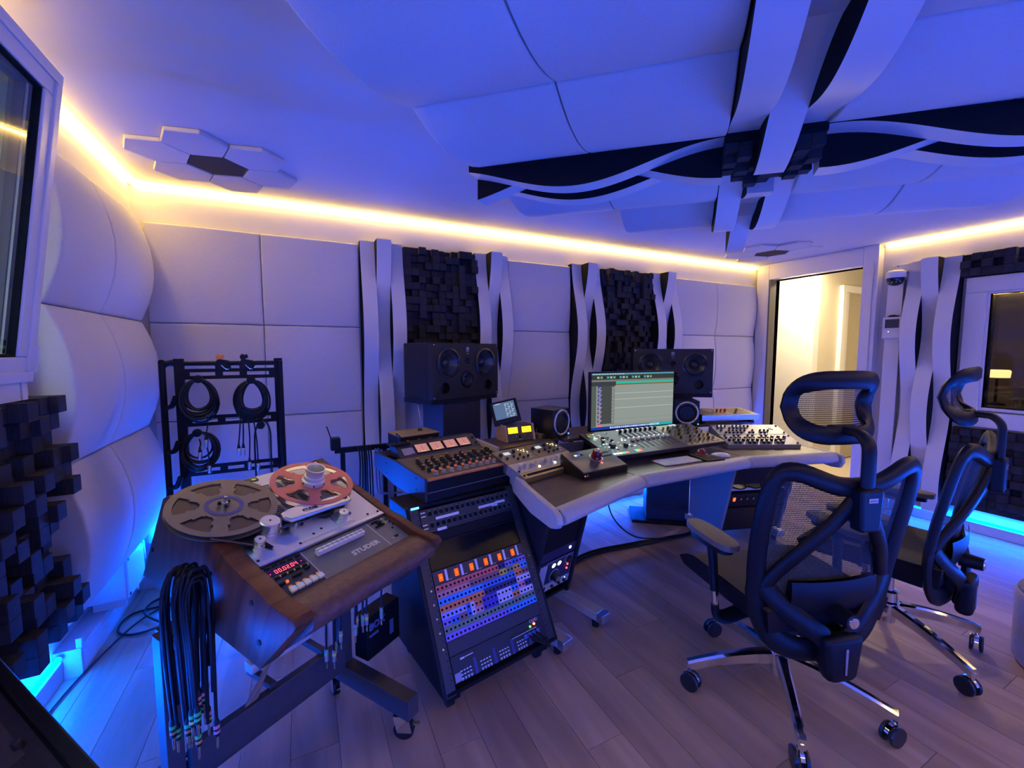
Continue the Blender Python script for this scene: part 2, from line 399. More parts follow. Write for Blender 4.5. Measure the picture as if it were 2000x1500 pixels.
strip('blue_light_strip', 'blue glowing strip at the foot of the wall behind the camera', (XB+0.1, YB+0.022, 0.097), (XR-0.1, YB+0.022, 0.097), 0.008, LEDB, group=g)
strip('blue_light_strip', 'short blue glowing strip low in the far left corner behind the junction box', (-0.78, 2.955, 0.285), (-0.42, 2.955, 0.285), 0.010, emat('blue_led_corner', BLUE, BLUE_E*3.0), group=g)
struct(MB().box(XL, -0.40, 2.93, YF-0.001, 0.0855, 0.27).build('trim_4', PVC, bevel=0.004), 'white boxed duct low in the far left corner')
g = 'warm light strips under the ceiling'
strip('warm_light_strip', 'warm glowing strip where the front wall meets the ceiling', (XL+0.01, YF-0.016, H-0.016), (4.44, YF-0.016, H-0.016), 0.0085, LEDW, group=g)
strip('warm_light_strip', 'warm glowing strip where the left wall meets the ceiling', (XL+0.016, YB+0.05, H-0.016), (XL+0.016, YF-0.03, H-0.016), 0.0085, LEDW, group=g)
strip('warm_light_strip', 'warm glowing strip where the right wall meets the ceiling', (XR-0.016, YB+0.05, H-0.016), (XR-0.016, 1.85, H-0.016), 0.0085, LEDW, group=g)
strip('warm_light_strip', 'warm glowing strip under the ceiling behind the camera', (XL+0.05, YB+0.016, H-0.016), (XR-0.05, YB+0.016, H-0.016), 0.0085, LEDW, group=g)
# ---------------- left window (tilted, built out of the wall)
tl = math.atan2(0.117, 0.859)
WW, WH, fr = 1.62, 0.872, 0.058
WM = frame((-0.695, 1.70-WW, 1.262), (0, 1, 0), (math.sin(tl), 0, math.cos(tl)), (math.cos(tl), 0, -math.sin(tl)))
# local: x along the wall, y up the tilted plane, z into the room
w1 = bpy.data.objects.new('window_1', None); col.objects.link(w1); w1.matrix_world = WM; struct(w1, 'tilted white-framed window high on the left wall')
def ring(mb, x0, x1, y0, y1, t, z0, z1):
    mb.box(x0, x1, y0, y0+t, z0, z1); mb.box(x0, x1, y1-t, y1, z0, z1); mb.box(x0, x0+t, y0+t, y1-t, z0, z1); mb.box(x1-t, x1, y0+t, y1-t, z0, z1)
m_ = MB(); ring(m_, 0, WW, 0, WH, 0.030, -0.05, 0.0); m_.build('window_frame', PVC, w1, bevel=0.003)
m_ = MB(); ring(m_, 0.024, WW-0.024, 0.024, WH-0.024, 0.046, -0.045, -0.006); m_.build('sash', PVC, w1, bevel=0.004)
m_ = MB(); ring(m_, 0.068, WW-0.068, 0.068, WH-0.068, 0.008, -0.035, -0.012); m_.build('gasket', FELT, w1)
MB().box(0.07, WW-0.07, 0.07, WH-0.07, -0.026, -0.020).build('pane', GLASSM, w1)
MB().box(0.07, WW-0.07, 0.07, WH-0.07, -0.060, -0.055).build('pane', GLASSM, w1)
m_ = MB(); ring(m_, 0.066, WW-0.066, 0.066, WH-0.066, 0.006, -0.075, -0.045); m_.build('reveal', mat('reveal_grey', (0.10, 0.10, 0.095), 0.7), w1)
MB().box(WW-0.004, WW+0.006, 0.028, 0.10, -0.03, 0.004).build('hinge', PVC, w1, bevel=0.001)
hs = MB(); 
for (a0, a1) in ((1.665, 1.69), (0.07, 0.12)):
    hs.prism([(XL+0.001, 1.212), (-0.705, 1.212), (-0.705, 1.262), (-0.60, 2.09), (-0.60, 2.13), (XL+0.001, 2.13)], -a0, -a1, frame((0, 0, 0), (1, 0, 0), (0, 0, 1), (0, -1, 0)))
hs.box(XL+0.001, -0.705, 0.12, 1.655, 1.212, 1.268); hs.box(XL+0.001, -0.60, 0.12, 1.655, 2.085, 2.13)
struct(hs.build('trim_1', WHITE), 'white boxed housing around the tilted window')
# booth seen through that window
bo = MB(); bo.box(-2.1, -2.0, -0.6, 2.4, 0.9, 2.4); bo.box(-2.0, XB-0.061, -0.7, -0.6, 0.9, 2.4); bo.box(-2.0, XB-0.061, 2.4, 2.5, 0.9, 2.4); bo.box(-2.0, XB-0.061, -0.6, 2.4, 2.4, 2.5); bo.box(-2.0, XB-0.061, -0.6, 2.4, 0.85, 0.9)
struct(bo.build('wall_booth', mat('booth_grey_green', (0.30, 0.33, 0.28), 0.8, var=0.1, scale=3)), 'grey-green walls of the booth behind the tilted window')
bs = thing('booth_stand', 'thin pale stand in the booth seen through the tilted window', 'stand', MX((-1.60, 1.93, 0.901)))
MB().cyl((0, 0, 0), (0, 0, 1.35), 0.011, n=8).build('pole', PVC, bs); MB().cyl((0, 0, 0.0), (0, 0, 0.02), 0.12, n=16).build('base', PVC, bs)
MB().tube(bez([(0, 0, 1.2), (0.05, 0.04, 1.12), (0.02, 0.10, 1.05), (-0.04, 0.06, 1.0)]), 0.006).build('clip_arm', PVC, bs)
MB().box(-0.05, 0.05, -0.05, 0.03, 0.82, 0.9).build('bracket', mat('booth_bracket', (0.12, 0.2, 0.16), 0.6), bs, bevel=0.008)
struct(MB().box(-0.93, -0.90, 1.70, 1.76, 0.9, 2.4).build('trim_2', mat('booth_post', (0.55, 0.62, 0.56), 0.5)), 'pale vertical post inside the booth')
def area(name, loc, rot, sx, sy, power, c):
    l = bpy.data.lights.new(name, 'AREA'); l.shape = 'RECTANGLE'; l.size = sx; l.size_y = sy; l.energy = power; l.color = c
    o = bpy.data.objects.new(name, l); col.objects.link(o); o.location = loc; o.rotation_euler = rot; return o
area('booth_fill_light', (-1.35, 1.0, 2.38), (0, 0, 0), 0.5, 1.2, 22.0, (0.85, 1.0, 0.88))  # added light without a fixture, brightens the booth behind the tilted glass
# ---------------- right window and the room behind it
w2 = bpy.data.objects.new('window_2', None); col.objects.link(w2); w2.matrix_world = frame((XR-0.001, 1.336, 0.792), (0, -1, 0), (0, 0, 1), (-1, 0, 0)); struct(w2, 'white-framed window on the right wall')
m_ = MB(); ring(m_, 0, 1.25, 0, 1.095, 0.112, 0, 0.045); m_.build('window_frame', PVC, w2, bevel=0.004)
m_ = MB(); ring(m_, 0.104, 1.146, 0.122, 0.99, 0.022, -0.06, 0.030); m_.build('sash', PVC, w2, bevel=0.003)
m_ = MB(); ring(m_, 0.12, 1.13, 0.138, 0.974, 0.006, -0.09, 0.02); m_.build('gasket', FELT, w2)
MB().box(0.12, 1.13, 0.138, 0.974, -0.002, 0.003).build('pane', GLASSD, w2)
MB().box(0.12, 1.13, 0.138, 0.974, -0.08, -0.075).build('pane', GLASSD, w2)
lm = mat('live_room_wall', (0.16, 0.145, 0.13), 0.8, var=0.1, scale=3)
lr = MB(); lr.box(6.9, 7.0, -1.2, 1.9, 0.3, 2.4); lr.box(XR+0.101, 6.9, 1.9, 1.96, 0.3, 2.4); lr.box(XR+0.101, 6.9, -1.26, -1.2, 0.3, 2.4); lr.box(XR+0.101, 6.9, -1.2, 1.9, 2.4, 2.45); lr.box(XR+0.101, 6.9, -1.2, 1.9, 0.25, 0.3)
struct(lr.build('wall_live_room', lm), 'dim brown walls of the live room behind the right window')
lp = thing('table_lamp', 'lit lamp with a round shade in the room behind the right window', 'lamp', MX((6.1, 1.565, 0.82)))
MB().lathe([(0.07, 0), (0.07, 0.012), (0.012, 0.03), (0.010, 0.26)], 16).build('lamp_base', BLACK, lp, smooth=40)
MB().lathe([(0.085, 0.27), (0.09, 0.33), (0.08, 0.345)], 20, cap=False).build('lamp_shade', emat('lamp_shade_glow', (1.0, 0.60, 0.22), 2.6), lp, smooth=40)
dr = thing('drape', 'warm brown hanging drape in the room behind the right window', 'curtain', MX((6.45, 1.28, 0.32)))
MB().grid(lambda u, v: (0.03*math.sin(u*24)*(0.3+0.7*(1-v)), -u*0.26*(1.0-0.3*v), v*1.75), 40, 6).build('cloth', mat('drape_cloth', (0.42, 0.26, 0.14), 0.85), dr, smooth=60)
sc_ = thing('side_table', 'small white side table behind the right window', 'table', MX((5.9, 1.28, 0.301)))
MB().box(-0.12, 0.12, -0.13, 0.10, 0.60, 0.72).build('table_top', PVC, sc_, bevel=0.006)
for dx in (-0.10, 0.10):
    for dy in (-0.11, 0.08): MB().cyl((dx, dy, 0), (dx, dy, 0.6), 0.012, n=8).build('leg', PVC, sc_)
am = thing('amplifier', 'dark amplifier cabinet behind the right window', 'amplifier', MX((5.7, 0.85, 0.301)))
MB().box(-0.2, 0.2, -0.3, 0.22, 0, 0.72).build('cabinet', BLACK, am, bevel=0.01); MB().box(-0.21, -0.2, -0.27, 0.19, 0.05, 0.6).build('grille', mat('green_grille', (0.03, 0.05, 0.05), 0.8), am); MB().box(-0.21, -0.2, -0.2, 0.1, 0.63, 0.68).build('control_strip', ALU, am)
strip('warm_light_strip', 'warm strip light under the ceiling of the room behind the right window', (6.85, -1.0, 2.33), (6.85, 1.8, 2.33), 0.012, LEDW, group='warm light strips under the ceiling')
# ---------------- doorway, casing and hall
d1 = bpy.data.objects.new('door_1', None); col.objects.link(d1); struct(d1, 'white doorway casing standing open to the bright hall')
MB().box(4.395, XR+0.11, 2.80, 2.93, 0, H-0.001).build('jamb', PVC, d1, bevel=0.004)
MB().box(4.395, XR+0.11, 1.865, 1.975, 0, H-0.001).build('jamb', PVC, d1, bevel=0.004)
MB().box(4.395, XR+0.11, 1.9755, 2.7995, 2.09, H-0.001).build('lintel', PVC, d1, bevel=0.004)
MB().box(4.383, 4.395, 1.895, 1.910, 0.02, 2.10).build('cover_strip', PVC, d1, bevel=0.002)
MB().box(4.40, 4.50, 2.785, 2.7995, 0.0, 2.089).build('seal', mat('seal_olive', (0.10, 0.09, 0.06), 0.6), d1)
MB().box(4.398, 4.402, 2.815, 2.822, 1.93, 1.99).build('latch_plate', ALU, d1)
HW = mat('hall_white', (0.80, 0.78, 0.72), 0.55, var=0.015, scale=4); HB = mat('hall_beige', (0.62, 0.56, 0.42), 0.6, var=0.03, scale=4)
hf = MB().box(XR+0.11, 6.8, 1.2, 4.2, -0.06, -0.001).build('floor_hall', mat('hall_floor', (0.5, 0.42, 0.32), 0.5)); struct(hf, 'hall floor')
struct(MB().box(XR+0.11, 6.8, 1.2, 4.2, 2.36, 2.42).build('ceiling_hall', HW))
struct(MB().box(5.30, 5.40, 2.82, 4.2, 0, 2.36).build('wall_hall_left', HW), 'white hall wall seen through the doorway')
struct(MB().box(5.40, 6.8, 2.82, 2.9, 0, 2.36).build('wall_hall_back', HB), 'beige hall wall seen through the doorway')
struct(MB().box(6.7, 6.8, 1.2, 2.82, 0, 2.36).build('wall_hall_end', HB))
struct(MB().box(XR+0.11, 5.4, 4.1, 4.2, 0, 2.36).build('wall_hall_far', HW)); struct(MB().box(XR+0.11, 6.8, 1.962, 1.97, 0, 2.36).build('wall_hall_right', HW))
d2 = bpy.data.objects.new('door_2', None); col.objects.link(d2); struct(d2, 'inner hall door with beige frame')
for (a, b_, c_) in ((5.78, 5.86, 0.05), (5.88, 5.94, 0.035), (6.42, 6.50, 0.05)): MB().box(a, b_, 2.82-c_, 2.8199, 0, 2.05).build('jamb', HW, d2, bevel=0.004)
MB().box(5.78, 6.50, 2.775, 2.8199, 2.05, 2.13).build('lintel', HW, d2, bevel=0.004)
MB().box(5.94, 6.42, 2.80, 2.8199, 0.01, 2.05).build('leaf', mat('hall_door_leaf', (0.50, 0.44, 0.30), 0.5), d2)
MB().cyl((5.99, 2.74, 1.0), (6.09, 2.74, 1.0), 0.009, n=8).build('handle', ALU, d2)
hl = thing('hall_light', 'bright ceiling light in the hall beyond the doorway', 'lamp', MX((5.02, 2.72, 2.345)))
MB().lathe([(0.10, 0.014), (0.10, 0.0), (0.085, -0.012)], 24).build('lamp_body', PVC, hl, smooth=40)
MB().lathe([(0.084, -0.012), (0.06, -0.02), (0.001, -0.022)], 24).build('diffuser_disc', emat('hall_lamp', (1.0, 0.84, 0.55), 30.0), hl, smooth=40)
area('hall_lamp_light', (5.02, 2.72, 2.31), (0, 0, 0), 0.22, 0.22, HALL_W, (1.0, 0.80, 0.48))
# vertical duct, intercom, camera, switches
struct(MB().box(4.430, XR, 1.700, 1.805, 0, 1.98).build('trim_3', PVC, bevel=0.004), 'white vertical duct beside the doorway casing')
ic = thing('wall_intercom', 'white wall intercom with a small dark screen on the duct', 'intercom', frame((4.428, 1.815, 1.455), (0, -1, 0), (0, 0, 1), (-1, 0, 0)))
MB().box(0, 0.128, 0, 0.175, 0, 0.020).build('housing', PVC, ic, bevel=0.004); MB().box(0.018, 0.112, 0.085, 0.158, 0.0195, 0.0215).build('screen', mat('intercom_screen', (0.05, 0.05, 0.055), 0.15), ic)
MB().cyl((0.044, 0.055, 0.0205), (0.044, 0.055, 0.0225), 0.003, n=8).build('status_light', emat('white_pip', (1, 1, 1), 3.0), ic)
pc = MB(); 
for k in range(9): pc.box(0.030+0.008*k, 0.037+0.008*k, 0.178, 0.184+0.006*math.sin(k*1.7)**2+0.006*math.sin(k/8*3.14), 0.004, 0.012)
pc.build('clipped_wire', BLACK, ic)
sw = thing('light_switch', 'small white wall switches half hidden by the wavy board near the intercom', 'switch', frame((XR-0.001, 1.692, 1.24), (0, -1, 0), (0, 0, 1), (-1, 0, 0)))
for k, (z0, z1) in enumerate(((0.0, 0.085), (0.20, 0.275), (0.285, 0.36))): MB().box(0.0, 0.025, z0, z1, 0, 0.010).build('switch_plate', [PVC, PVC, GREYP][k], sw, bevel=0.002)
sc = thing('security_camera', 'white dome security camera on a square bracket beside the doorway', 'camera', frame((XR-0.001, 1.78, 1.99), (0, -1, 0), (0, 0, 1), (-1, 0, 0)))
MB().box(0.02, 0.16, -0.06, 0.07, 0, 0.035).build('wall_plate', PVC, sc, bevel=0.003)
for x_ in (0.03, 0.15):
    for y_ in (-0.05, 0.06): MB().cyl((x_, y_, 0.034), (x_, y_, 0.038), 0.004, n=8).build('screw', BLACK, sc)
MB().tube(bez([(0.09, 0.0, 0.03), (0.09, 0.0, 0.07), (0.075, 0.0, 0.10)]), 0.012, 8).build('arm', PVC, sc, smooth=60)
CM = frame((0.06, -0.01, 0.14), (1, 0, 0), (0, 0, -1), (0, 1, 0))
MB().lathe([(0.001, 0.022), (0.045, 0.020), (0.062, 0.005), (0.065, -0.035), (0.060, -0.042)], 24).build('camera_body', PVC, sc, smooth=40, M=CM)
MB().lathe([(0.060, -0.042), (0.058, -0.065), (0.045, -0.088), (0.022, -0.10), (0.001, -0.103)], 24).build('dome', mat('dome_black', (0.01, 0.01, 0.012), 0.12), sc, smooth=60, M=CM)
for a in range(5): MB().cyl((0.052*math.cos(-2.6+a*.5), 0.052*math.sin(-2.6+a*.5), -0.075), (0.054*math.cos(-2.6+a*.5), 0.054*math.sin(-2.6+a*.5), -0.077), 0.004, n=6).build('infrared_led', PVC, sc, M=CM)
MB().tube(bez([(0.07, 0.01, 0.03), (0.05, 0.06, 0.06), (0.03, 0.05, 0.13)]), 0.002, 5).build('antenna_wire', PVC, sc)
# ---------------- hexagon ceiling panels
def hexes(label, c, rot, Rr):
    t = thing('hexagon_ceiling_panel', label, 'ceiling panel', frame((c[0], c[1], H), (1, 0, 0), (0, -1, 0), (0, 0, -1)), 'hexagon panel clusters on the ceiling')
    def hx(cx, cy, r): return [(cx+r*math.cos(R(60*k)+rot), cy+r*math.sin(R(60*k)+rot)) for k in range(6)]
    MB().prism(hx(0, 0, Rr*0.985), 0, 0.014).build('dark_hexagon', mat('brown_felt', (0.035, 0.026, 0.018), 0.9), t, bevel=0.002)
    for k in range(6):
        a = R(60*k+30)+rot; d = Rr*math.sqrt(3)
        MB().prism(hx(d*math.cos(a), d*math.sin(a), Rr*0.985), 0, 0.018).build('white_hexagon', FABRIC, t, bevel=0.004)
hexes('flower of white hexagons round a dark one on the ceiling at the left', (-0.328, 2.512), R(13), 0.130)
hexes('flower of white hexagons round a dark one on the ceiling near the doorway', (3.86, 2.45), R(18), 0.145)
# ---------------- ceiling cloud: bowed panels in a rotated grid, wavy boards crossing at a block hub
ca = R(-42.5); U = Vector((math.cos(ca), math.sin(ca), 0)); V0 = Vector((-math.sin(ca), math.cos(ca), 0)); V = V0 + U*0.12
CO = Vector((1.84, 1.25, H))
cl = thing('ceiling_cloud', 'large bowed ceiling panels with wavy boards crossing at a dark block hub', 'ceiling panel', frame(CO, U, -V0, (0, 0, -1)))
# working coordinates: u across, v along (slightly skewed to u), z down
SK = Matrix(((1, 0.12, 0, 0), (0, -1, 0, 0), (0, 0, 1, 0), (0, 0, 0, 1)))
def clb(mb, name, mats, M, smooth=None):
    me = mb.mesh(name, mats, smooth); me.transform(SK @ M); me.flip_normals()
    return inst(name, me, cl, Matrix.Identity(4))
vrows = [(-1.81, -1.295), (-1.295, -0.78), (-0.78, -0.265), (0.0, 0.505), (0.505, 1.02)]
ucols = [(-1.18, -0.672), (-0.672, -0.142), (0.19, 0.735), (0.735, 1.30)]
for j, (v0, v1) in enumerate(vrows):
    for i, (u0, u1) in enumerate(ucols):
        if j == 4 and i == 0: continue
        clb(pillow(u1-u0-0.005, v1-v0-0.005, 0.056, 0.055, 0.0, 0.006), 'cloud_panel', FABRIC, Matrix.Translation((u0, v0, 0)), 50)
    clb(pillow(0.33, v1-v0-0.002, 0.035, 0.04, 0.0, 0.008), 'cloud_panel', FABRIC, Matrix.Translation((-0.142, v0, 0)), 50)
PC = 1.24
def cboard(u0, u1, v0, v1, along, fn):
    if along == 'u':
        clb(wave_board(v1-v0-0.001, u1-u0, lambda y: fn(u0+y)), 'wave_board', [BOARD, FELT], frame((u0, v1, 0), (0, -1, 0), (1, 0, 0), (0, 0, 1)), 40)
    else:
        clb(wave_board(u1-u0-0.001, v1-v0, lambda y: fn(v0+y)), 'wave_board', [BOARD, FELT], Matrix.Translation((u0, v0, 0)), 40)
D0, AC = 0.118, 0.062
bw = 0.088
for k in range(3):
    s = -1 if k == 1 else 1; v0 = -0.265+k*bw
    cboard(-1.235, -0.150, v0, v0+bw, 'u', lambda u, s=s: D0 + AC*s*math.cos(2*math.pi*(u+0.75)/PC))
    cboard(0.198, 1.75, v0, v0+bw, 'u', lambda u, s=s: D0 + AC*s*math.cos(2*math.pi*(u-0.85)/PC))
uw = 0.332/3
for k in range(3):
    s = 1 if k == 1 else -1; u0 = -0.142+k*uw
    f1 = lambda v, s=s: D0 + AC*s*math.cos(2*math.pi*(v+0.22)/PC)
    f2 = lambda v, s=s: D0 + AC*s*math.cos(2*math.pi*(v-0.0)/PC)
    cboard(u0, u0+uw, -1.85, -0.30 if k != 1 else -0.16, 'v', f1)
    cboard(u0, u0+uw, 0.02 if k != 1 else 0.06, 1.03 if k != 1 else 1.33, 'v', f2)
rnd = random.Random(21)
clb(MB().box(-0.148, 0.196, -0.30, 0.02, 0, 0.09), 'hub_core', FELT, Matrix.Identity(4))
for j in range(6):
    for i in range(7):
        if 2 <= i <= 4 and j < 3: continue
        d = rnd.choice([0.015, 0.03, 0.045, 0.06, 0.075]); u_ = -0.148+i*0.049; v_ = -0.285+j*0.050
        inst('block', block_mesh(0.049, d), cl, Matrix.Translation((u_+0.12*v_, -v_-0.049, 0.09)))
# ================================================================== CABLE RACK (left)
def rodbox(mb, p0, p1, a, b, up=(0, 0, 1)):
    """rectangular bar from p0 to p1, a across, b along 'up'"""
    p0 = Vector(p0); p1 = Vector(p1); d = (p1-p0); L = d.length; d.normalize(); u = Vector(up); s = d.cross(u).normalized(); u = s.cross(d)
    return mb.box(-a/2, a/2, 0, L, -b/2, b/2, frame(p0, s, d, u))
def plug_xlr(parent, p, d=(0, 0, -1), s=1.0):
    """cable connector: boot and metal shell hanging in direction d"""
    d = Vector(d).normalized(); a = d.orthogonal().normalized(); M = frame(p, a, d.cross(a), d)
    MB().lathe([(0.0035*s, -0.03*s), (0.0085*s, -0.004*s), (0.0085*s, 0.0)], 10).build('boot', RUBBER, parent, smooth=50, M=M)
    MB().lathe([(0.0085*s, 0.0), (0.0095*s, 0.002*s), (0.0095*s, 0.042*s), (0.0085*s, 0.044*s)], 10).build('connector', ALU, parent, smooth=50, M=M)
rkY = 2.36
cr = thing('cable_rack', 'black steel cable-hanging rack standing in the left corner', 'rack', MX((-0.53, rkY, 0)))
W_ = 0.425
for x_ in (0.035, W_): MB().box(x_-0.018, x_+0.018, -0.012, 0.012, 0.04, 1.315).build('upright', BLACKM, cr, bevel=0.002)
MB().tube(bez([(-0.022, -0.02, 0.05), (-0.022, -0.02, 0.6), (-0.022, -0.02, 1.24), (-0.018, -0.012, 1.285), (0.02, 0.0, 1.30)]), 0.013, 8).build('side_tube', BLACKM, cr, smooth=60)
MB().tube([(0.0, -0.0, 1.292), (W_+0.01, 0.0, 1.292)], 0.011, 8).build('top_tube', BLACKM, cr, smooth=60)
MB().tube(bez([(W_+0.008, 0.0, 1.295), (W_+0.008, -0.028, 1.285), (W_+0.008, -0.03, 1.24), (W_+0.008, -0.03, 0.6), (W_+0.008, -0.03, 0.05)]), 0.012, 8).build('side_tube', BLACKM, cr, smooth=60)
def slotted(z):
    mb = MB(); mb.box(0.02, W_, -0.016, -0.012, z+0.008, z+0.024); mb.box(0.02, W_, -0.016, -0.012, z-0.024, z-0.008)
    for x0, x1 in ((0.02, 0.075), (0.17, 0.20), (0.265, 0.295), (0.385, W_)): mb.box(x0, x1, -0.0159, -0.0121, z-0.008, z+0.008)
    return mb.build('slotted_rail', BLACKM, cr)
for z in (1.245, 1.03, 0.80, 0.57): slotted(z)
for z in (1.10, 0.90, 0.74): MB().tube(bez([(-0.022, -0.02, z), (0.01, -0.05, z+0.006), (0.03, -0.062, z+0.05)]), 0.011, 8).build('hook', BLACKM, cr, smooth=60)
for x_ in (0.035, W_): MB().tube([(x_, -0.14, 0.018), (x_, 0.14, 0.018)], 0.016, 8).build('foot', BLACKM, cr); MB().box(x_-0.014, x_+0.014, -0.02, 0.02, 0.018, 0.06).build('foot_bracket', BLACKM, cr)
for (x_, z_) in ((0.115, 1.225), (0.315, 1.215), (0.10, 0.985), (0.345, 1.0)): MB().lathe([(0.006, 0), (0.006, 0.05), (0.018, 0.052), (0.018, 0.062), (0.012, 0.066)], 12).build('peg', BLACKM, cr, smooth=40, M=frame((x_, -0.015, z_), (1, 0, 0), (0, 0, 1), (0, -1, 0)))
def coil(label, cx, cz, rx, rz, n, y, seed, tails=()):
    t = thing('cable_coil', label, 'cable', MX((-0.53+cx, rkY-y, cz)), 'coiled cables on the rack')
    rnd = random.Random(seed)
    for k in range(n):
        f_ = rnd.uniform(0.66, 1.04); a, b = rx*f_*rnd.uniform(0.95, 1.05), rz*f_*rnd.uniform(0.95, 1.05); ox = rnd.uniform(-1, 1)*0.008; oz = (rz-b)*0.9; oy = rnd.uniform(-0.012, 0.012); ph = rnd.uniform(-0.15, 0.15)
        pts = [(ox+a*math.cos(q)*(1-0.12*math.sin(q)), oy+0.006*math.sin(2*q+k), oz+b*math.sin(q+ph*math.cos(q))) for q in [2*math.pi*i/26 for i in range(26)]]
        MB().tube(pts, 0.0048, 5, closed=True).build('cable_loop', RUBBER, t, smooth=60)
    for (x0, z0, x1, z1) in tails:
        MB().tube(bez([(x0, -0.008, z0), ((x0+x1)/2+0.004, -0.012, (z0+z1)/2), (x1, -0.010, z1)]), 0.0032, 5).build('cable_tail', RUBBER, t, smooth=60)
        plug_xlr(t, (x1, -0.010, z1-0.02), (0, 0, -1), 0.8)
    return t
coil('thick black cable coil hanging top left on the cable rack', 0.110, 1.130, 0.068, 0.092, 18, 0.055, 1, [(0.03, -0.07, 0.02, -0.16)])
coil('black cable coil hanging top right on the cable rack', 0.315, 1.118, 0.063, 0.092, 17, 0.055, 2, [(-0.05, 0.0, -0.062, -0.20), (-0.045, -0.02, -0.044, -0.20), (-0.02, -0.08, -0.022, -0.27), (0.0, -0.08, 0.012, -0.28)])
coil('loose black cable coil hanging lower left on the cable rack', 0.105, 0.895, 0.070, 0.088, 9, 0.055, 3, [(0.02, 0.05, 0.032, -0.045), (0.0, 0.06, 0.0, 0.02)])
coil('small black cable coil at the foot of the cable rack behind the left reel', 0.110, 0.66, 0.075, 0.085, 9, 0.055, 4)
lc = thing('hanging_cable', 'single black cable looped over the lower right peg of the rack', 'cable', MX((-0.53+0.345, rkY-0.045, 0.60)))
MB().tube(bez([(-0.03, 0, 0), (-0.03, 0, 0.30), (-0.02, 0, 0.385), (0.01, 0, 0.415), (0.035, 0, 0.37), (0.036, 0, 0.25), (0.036, 0, 0.0)]), 0.004, 6).build('cable', RUBBER, lc, smooth=60)
for lab, x_, cc in (('black spring clamp with an orange tip on the top bar of the cable rack', 0.20, mat('orange_tip', (0.85, 0.28, 0.03), 0.5)), ('all-black spring clamp on the top bar of the cable rack', 0.295, BLACK)):
    t = thing('spring_clamp', lab, 'clamp', MX((-0.53+x_, rkY, 1.285), rz=0.3))
    MB().prism([(-0.028, -0.03), (0.0, -0.022), (0.024, -0.034), (0.030, -0.004), (0.024, 0.02), (-0.018, 0.028), (-0.032, 0.01)], -0.014, 0.014, frame((0, 0, 0), (1, 0, 0), (0, 0, 1), (0, -1, 0))).build('jaw', BLACK, t, bevel=0.004)
    MB().prism([(-0.024, 0.024), (-0.008, 0.026), (0.006, 0.034), (0.002, 0.050), (-0.010, 0.046), (-0.018, 0.052), (-0.028, 0.040)], -0.009, 0.009, frame((0, 0, 0), (1, 0, 0), (0, 0, 1), (0, -1, 0))).build('grip', cc, t, bevel=0.003)
    MB().tube(bez([(-0.01, -0.016, 0.0), (0.01, -0.02, -0.02), (0.03, -0.018, -0.012)]), 0.003, 5).build('spring', CHROME, t)
# ================================================================== TAPE MACHINE
th = R(33); tu = Vector((math.cos(th), math.sin(th), 0)); tw0 = Vector((-math.sin(th), math.cos(th), 0)); tlt = R(20)
tw = tw0*math.cos(tlt) + Vector((0, 0, math.sin(tlt))); tn = tu.cross(tw)
TC = Vector((-0.1019, 1.4569, 0.8817))
TM = frame(TC, tu, tw, tn)                       # deck frame: x right, y up the slope, z out of the deck
tm = thing('tape_machine', 'reel-to-reel tape machine with walnut cheeks on a low steel stand', 'tape machine', TM)
VM = TM.inverted() @ frame(TC, tu, tw0, (0, 0, 1))   # upright frame inside the deck frame (x right, y back, z up from TC)
L0, L1 = -0.155, 0.257
# walnut cheeks: profile in (back, height) measured from the deck centre
pf = [(0.30, 0.082), (0.455, -0.27), (0.40, -0.30), (-0.237, -0.322), (-0.375, -0.165), (-0.392, -0.135), (-0.385, -0.112), (-0.262, -0.062), (-0.232, -0.050), (-0.218, -0.062)]
pf = [(0.150, 0.060), (0.187, 0.045), (0.37, -0.236), (-0.286, -0.284), (-0.425, -0.145), (-0.438, -0.128), (-0.425, -0.114), (-0.34, -0.106), (-0.262, -0.080), (-0.225, -0.074), (-0.205, -0.067)]
CHK = frame((0, 0, 0), (0, 1, 0), (0, 0, 1), (1, 0, 0))
for a, b_ in ((L0-0.046, L0), (L1, L1+0.030)):
    c_ = MB().prism(pf, a, b_, VM @ CHK).build('side_cheek', OAK, tm, smooth=30, bevel=0.003)
    for (py, pz) in ((-0.265, -0.125), (-0.29, -0.215), (0.28, -0.13)):
        xs = a-0.002 if a < 0 else b_
        MB().cyl((xs, py, pz), (xs+0.002, py, pz), 0.007, n=12, M=VM).build('screw', BLACK, tm)
body = MB(); body.box(L0, L1, -0.24, 0.33, -0.262, -0.14, VM); body.box(L0, L1, -0.205, 0.15, -0.14, -0.004); body.build('chassis', BLACK, tm)
dk = MB().box(L0+0.002, L1-0.002, -0.218, 0.153, -0.004, 0.003).build('deck_plate', DECK, tm, bevel=0.001)
MB().box(L0+0.002, L1-0.002, -0.226, -0.212, -0.006, 0.006).build('deck_trim', ALU, tm, bevel=0.002)
MB().box(L0+0.002, L0+0.13, -0.214, -0.10, 0.003, 0.0045).build('tension_plate', ALU, tm)
MB().box(L0+0.13, L0+0.31, -0.205, -0.10, 0.003, 0.0045).build('head_plate', DECK, tm)
vent = MB()
for k in range(9):
    for c in range(3):
        for j in range(2): vent.box(-0.105+c*0.083+k*0.0085, -0.1005+c*0.083+k*0.0085, -0.085+j*0.075, -0.022+j*0.075, 0.003, 0.0035)
vent = MB()
for r_ in range(21):
    for c in range(4): vent.box(-0.10+c*0.062, -0.048+c*0.062, -0.075+r_*0.0082, -0.071+r_*0.0082, 0.003, 0.0034)
vent.build('vent_slots', FELT, tm)['kind'] = 'stuff'
